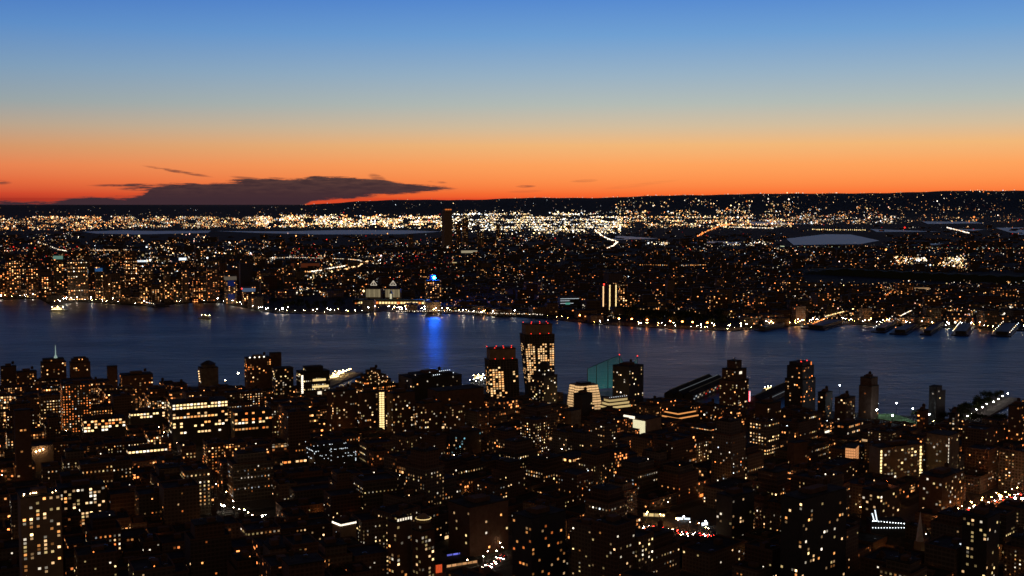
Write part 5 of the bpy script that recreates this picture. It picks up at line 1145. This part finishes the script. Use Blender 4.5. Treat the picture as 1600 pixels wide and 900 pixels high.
sprinkle(q, 0, 420, 329, 339, 70, 'town', s=(.35, .7), b=(.3, 1.0)); sprinkle(q, 420, 800, 325, 337, 90, 'town', s=(.35, .7), b=(.3, 1.2)); sprinkle(q, 800, 1610, 320, 333, 300, 'town', s=(.35, .8), b=(.3, 1.3)); sprinkle(q, 800, 1610, 310.5, 322, 70, 'town', s=(.3, .6), b=(.2, .9))
tag(q.build('hillside_lights', 'lights'), 'thin scatter of small lights on the slopes under the dark ridge', 'distant lights', kind='stuff')
q = MB()
sprinkle(q, 0, 420, 366, 402, 430, 'town', s=(.5, 1.0)); sprinkle(q, 0, 140, 390, 464, 420, 'amber', b=(.4, 1.6)); sprinkle(q, 130, 420, 392, 474, 620, 'town', s=(.45, 1.05)); sprinkle(q, 200, 430, 398, 412, 90, 'white', s=(.6, 1.4), b=(1, 3), row=.8, rows=[400, 406, 411])
sprinkle(q, 400, 600, 402, 468, 380, 'town', s=(.5, 1.2)); sprinkle(q, 400, 520, 428, 466, 140, 'dense', s=(.6, 1.5), b=(.8, 2.6)); sprinkle(q, 560, 860, 368, 490, 620, 'town', s=(.4, .85), b=(.35, 1.7))
sprinkle(q, 400, 950, 366, 405, 300, 'town', s=(.4, .9)); sprinkle(q, 850, 1250, 376, 505, 620, 'town', s=(.35, .8), b=(.35, 1.6)); sprinkle(q, 1000, 1225, 381, 386, 90, 'white', s=(.6, 1.3), b=(1, 3)); sprinkle(q, 940, 1600, 356, 398, 230, 'town', s=(.35, .85), b=(.3, 1.6))
sprinkle(q, 1200, 1600, 388, 428, 320, 'town', s=(.4, .95)); sprinkle(q, 1400, 1512, 402, 424, 150, 'dense', s=(.6, 1.6), b=(1, 3.4)); sprinkle(q, 1430, 1500, 408, 415, 40, 'white', s=(1, 2), b=(2, 4)); sprinkle(q, 1240, 1600, 444, 512, 560, 'town', s=(.45, 1.0)); sprinkle(q, 1240, 1600, 480, 512, 260, 'amber', s=(.5, 1.1)); sprinkle(q, 1320, 1480, 448, 460, 70, 'amber', s=(.6, 1.3), b=(.7, 2))
sprinkle(q, 600, 720, 400, 440, 30, 'red', s=(.7, 1.1), b=(.7, 1.6)); sprinkle(q, 0, 130, 385, 420, 40, 'red', s=(.7, 1.3), b=(.7, 1.6)); sprinkle(q, 400, 1600, 335, 400, 60, 'red', s=(.6, 1.1), b=(.6, 1.5)); sprinkle(q, 440, 520, 385, 412, 20, 'red')
sprinkle(q, 800, 1250, 488, 512, 160, 'amber', s=(.5, 1.0))
tag(q.build('town_street_lights', 'lights'), 'countless amber and white street lights of the far towns', 'distant lights', kind='stuff')
q = MB()
def string(pts, n, c_, s=.8, b=2.2, j=.4):
    for k in range(n):
        f = k / n * (len(pts) - 1); i = int(f); u = f - i; a, b2 = pts[i], pts[i + 1]; x, y = G(a[0] + (b2[0] - a[0]) * u + r.uniform(-j, j), a[1] + (b2[1] - a[1]) * u + r.uniform(-j, j) * .6)
        bb = b * r.uniform(.5, 1.3); q.octa(x, y, 10, s * r.uniform(.7, 1.3) * y / F, tuple(v * bb for v in (c_ if r.random() < .8 else r.choice([WHT, AMB, WARM]))))
string([(400, 408), (450, 405), (500, 406), (540, 407.5), (562, 409.5), (566, 412)], 90, WHT, .65, 1.6); string([(566, 412), (555, 416), (530, 420), (500, 426), (480, 429)], 70, WHT, .9, 2.6, 1); string([(575, 411), (560, 419), (540, 424), (510, 428)], 60, WARM, 1.0, 2.4, 1.2)
string([(480, 428), (440, 430), (400, 434)], 50, AMB, 1.0, 1.6, 1.2); string([(930, 361), (938, 368), (950, 375), (965, 380), (960, 385), (948, 390)], 70, WHT, .9, 3, .9); string([(938, 358), (975, 353), (985, 350)], 30, WARM, .8, 2)
string([(1090, 371), (1105, 362), (1130, 353), (1142, 351)], 50, ORG, 1.0, 2.2, 1.6); string([(1480, 357), (1500, 362), (1515, 366)], 24, WHT, .9, 2.6); string([(1270, 360), (1355, 361)], 26, YEL, .8, 2); string([(1140, 356), (1210, 358)], 30, WHT, .8, 2.2)
string([(1220, 387), (1225, 387.5), (1440, 389), (1600, 391)], 60, (.7, .8, .5), .6, .9); string([(1290, 500), (1335, 488)], 36, YEL, .9, 2.4, .6); string([(1270, 512), (1290, 503)], 18, ORG, 1, 2); string([(1380, 470), (1395, 458)], 14, ORG, 1, 1.6, 1); string([(1560, 505), (1585, 480)], 40, WHT, 1.3, 3, 1.5); string([(1405, 500), (1425, 490)], 16, WHT, .9, 2.4)
string([(1000, 417), (1060, 418), (1105, 417)], 34, AMB, .7, 1.4); string([(60, 380), (90, 392), (105, 395)], 22, WHT, .8, 2); string([(125, 394), (200, 393)], 34, WARM, .8, 1.8); string([(620, 492), (700, 491), (770, 495), (850, 497)], 70, WHT, .75, 1.8, 1)
tag(q.build('highway_lights', 'lights'), 'strings of light tracing the curving highways and far roads', 'distant lights', kind='stuff')
# glowing roofs of big lit sheds inland
for (a, b_, yt, yb, c_, s_, lb) in [(455, 500, 410, 420, (1, .22, .08), .006, 'large dim red-lit shed inside the highway curve'), (700, 728, 409, 412, (1, .75, .35), .05, 'low yellow-lit platform roof right of the highway curve'), (215, 232, 406, 410, COOL, .1, 'small white-lit roof among the left far towns'), (280, 292, 402, 408, COOL, .12, 'white-lit gabled roof right of the small lit one'), (1205, 1240, 423, 426, COOL, .05, 'long thin white-lit roof in the right far town'), (1415, 1450, 448, 456, (1, .6, .3), .03, 'warm glowing yard building under the dark cliff band')]:
    r_, W_, D_, h = far_block('lit_shed', lb, 'shed', a, b_, yt, yb, R(6), .4, 'dark', (0, 0, 0, 0)); q = MB(); q.box(-W_ / 2 - .2, -D_ / 2 - 1, h * .2, W_ / 2, -D_ / 2 - .2, h * .9); q.build('lit_wall', 'glow', r_, (*c_, s_))

# ------------------------------------------------------------------ tidy: prototypes are only sources
for o in protos:
    for c_ in list(o.children): bpy.data.objects.remove(c_)
    bpy.data.objects.remove(o)

# ------------------------------------------------------------------ render settings
sc.view_settings.view_transform = 'Standard'; sc.view_settings.look = 'None'; sc.view_settings.exposure = 0; sc.view_settings.gamma = 1
cy = sc.cycles
cy.max_bounces = 4; cy.diffuse_bounces = 2; cy.glossy_bounces = 2; cy.transparent_max_bounces = 8
cy.sample_clamp_indirect = 1.5; cy.sample_clamp_direct = 0
cy.use_denoising = True; cy.pixel_filter_type = 'BLACKMAN_HARRIS'; cy.filter_width = 1.5
cy.use_light_tree = True; cy.caustics_reflective = False; cy.caustics_refractive = False
print('objects', len(bpy.data.objects))
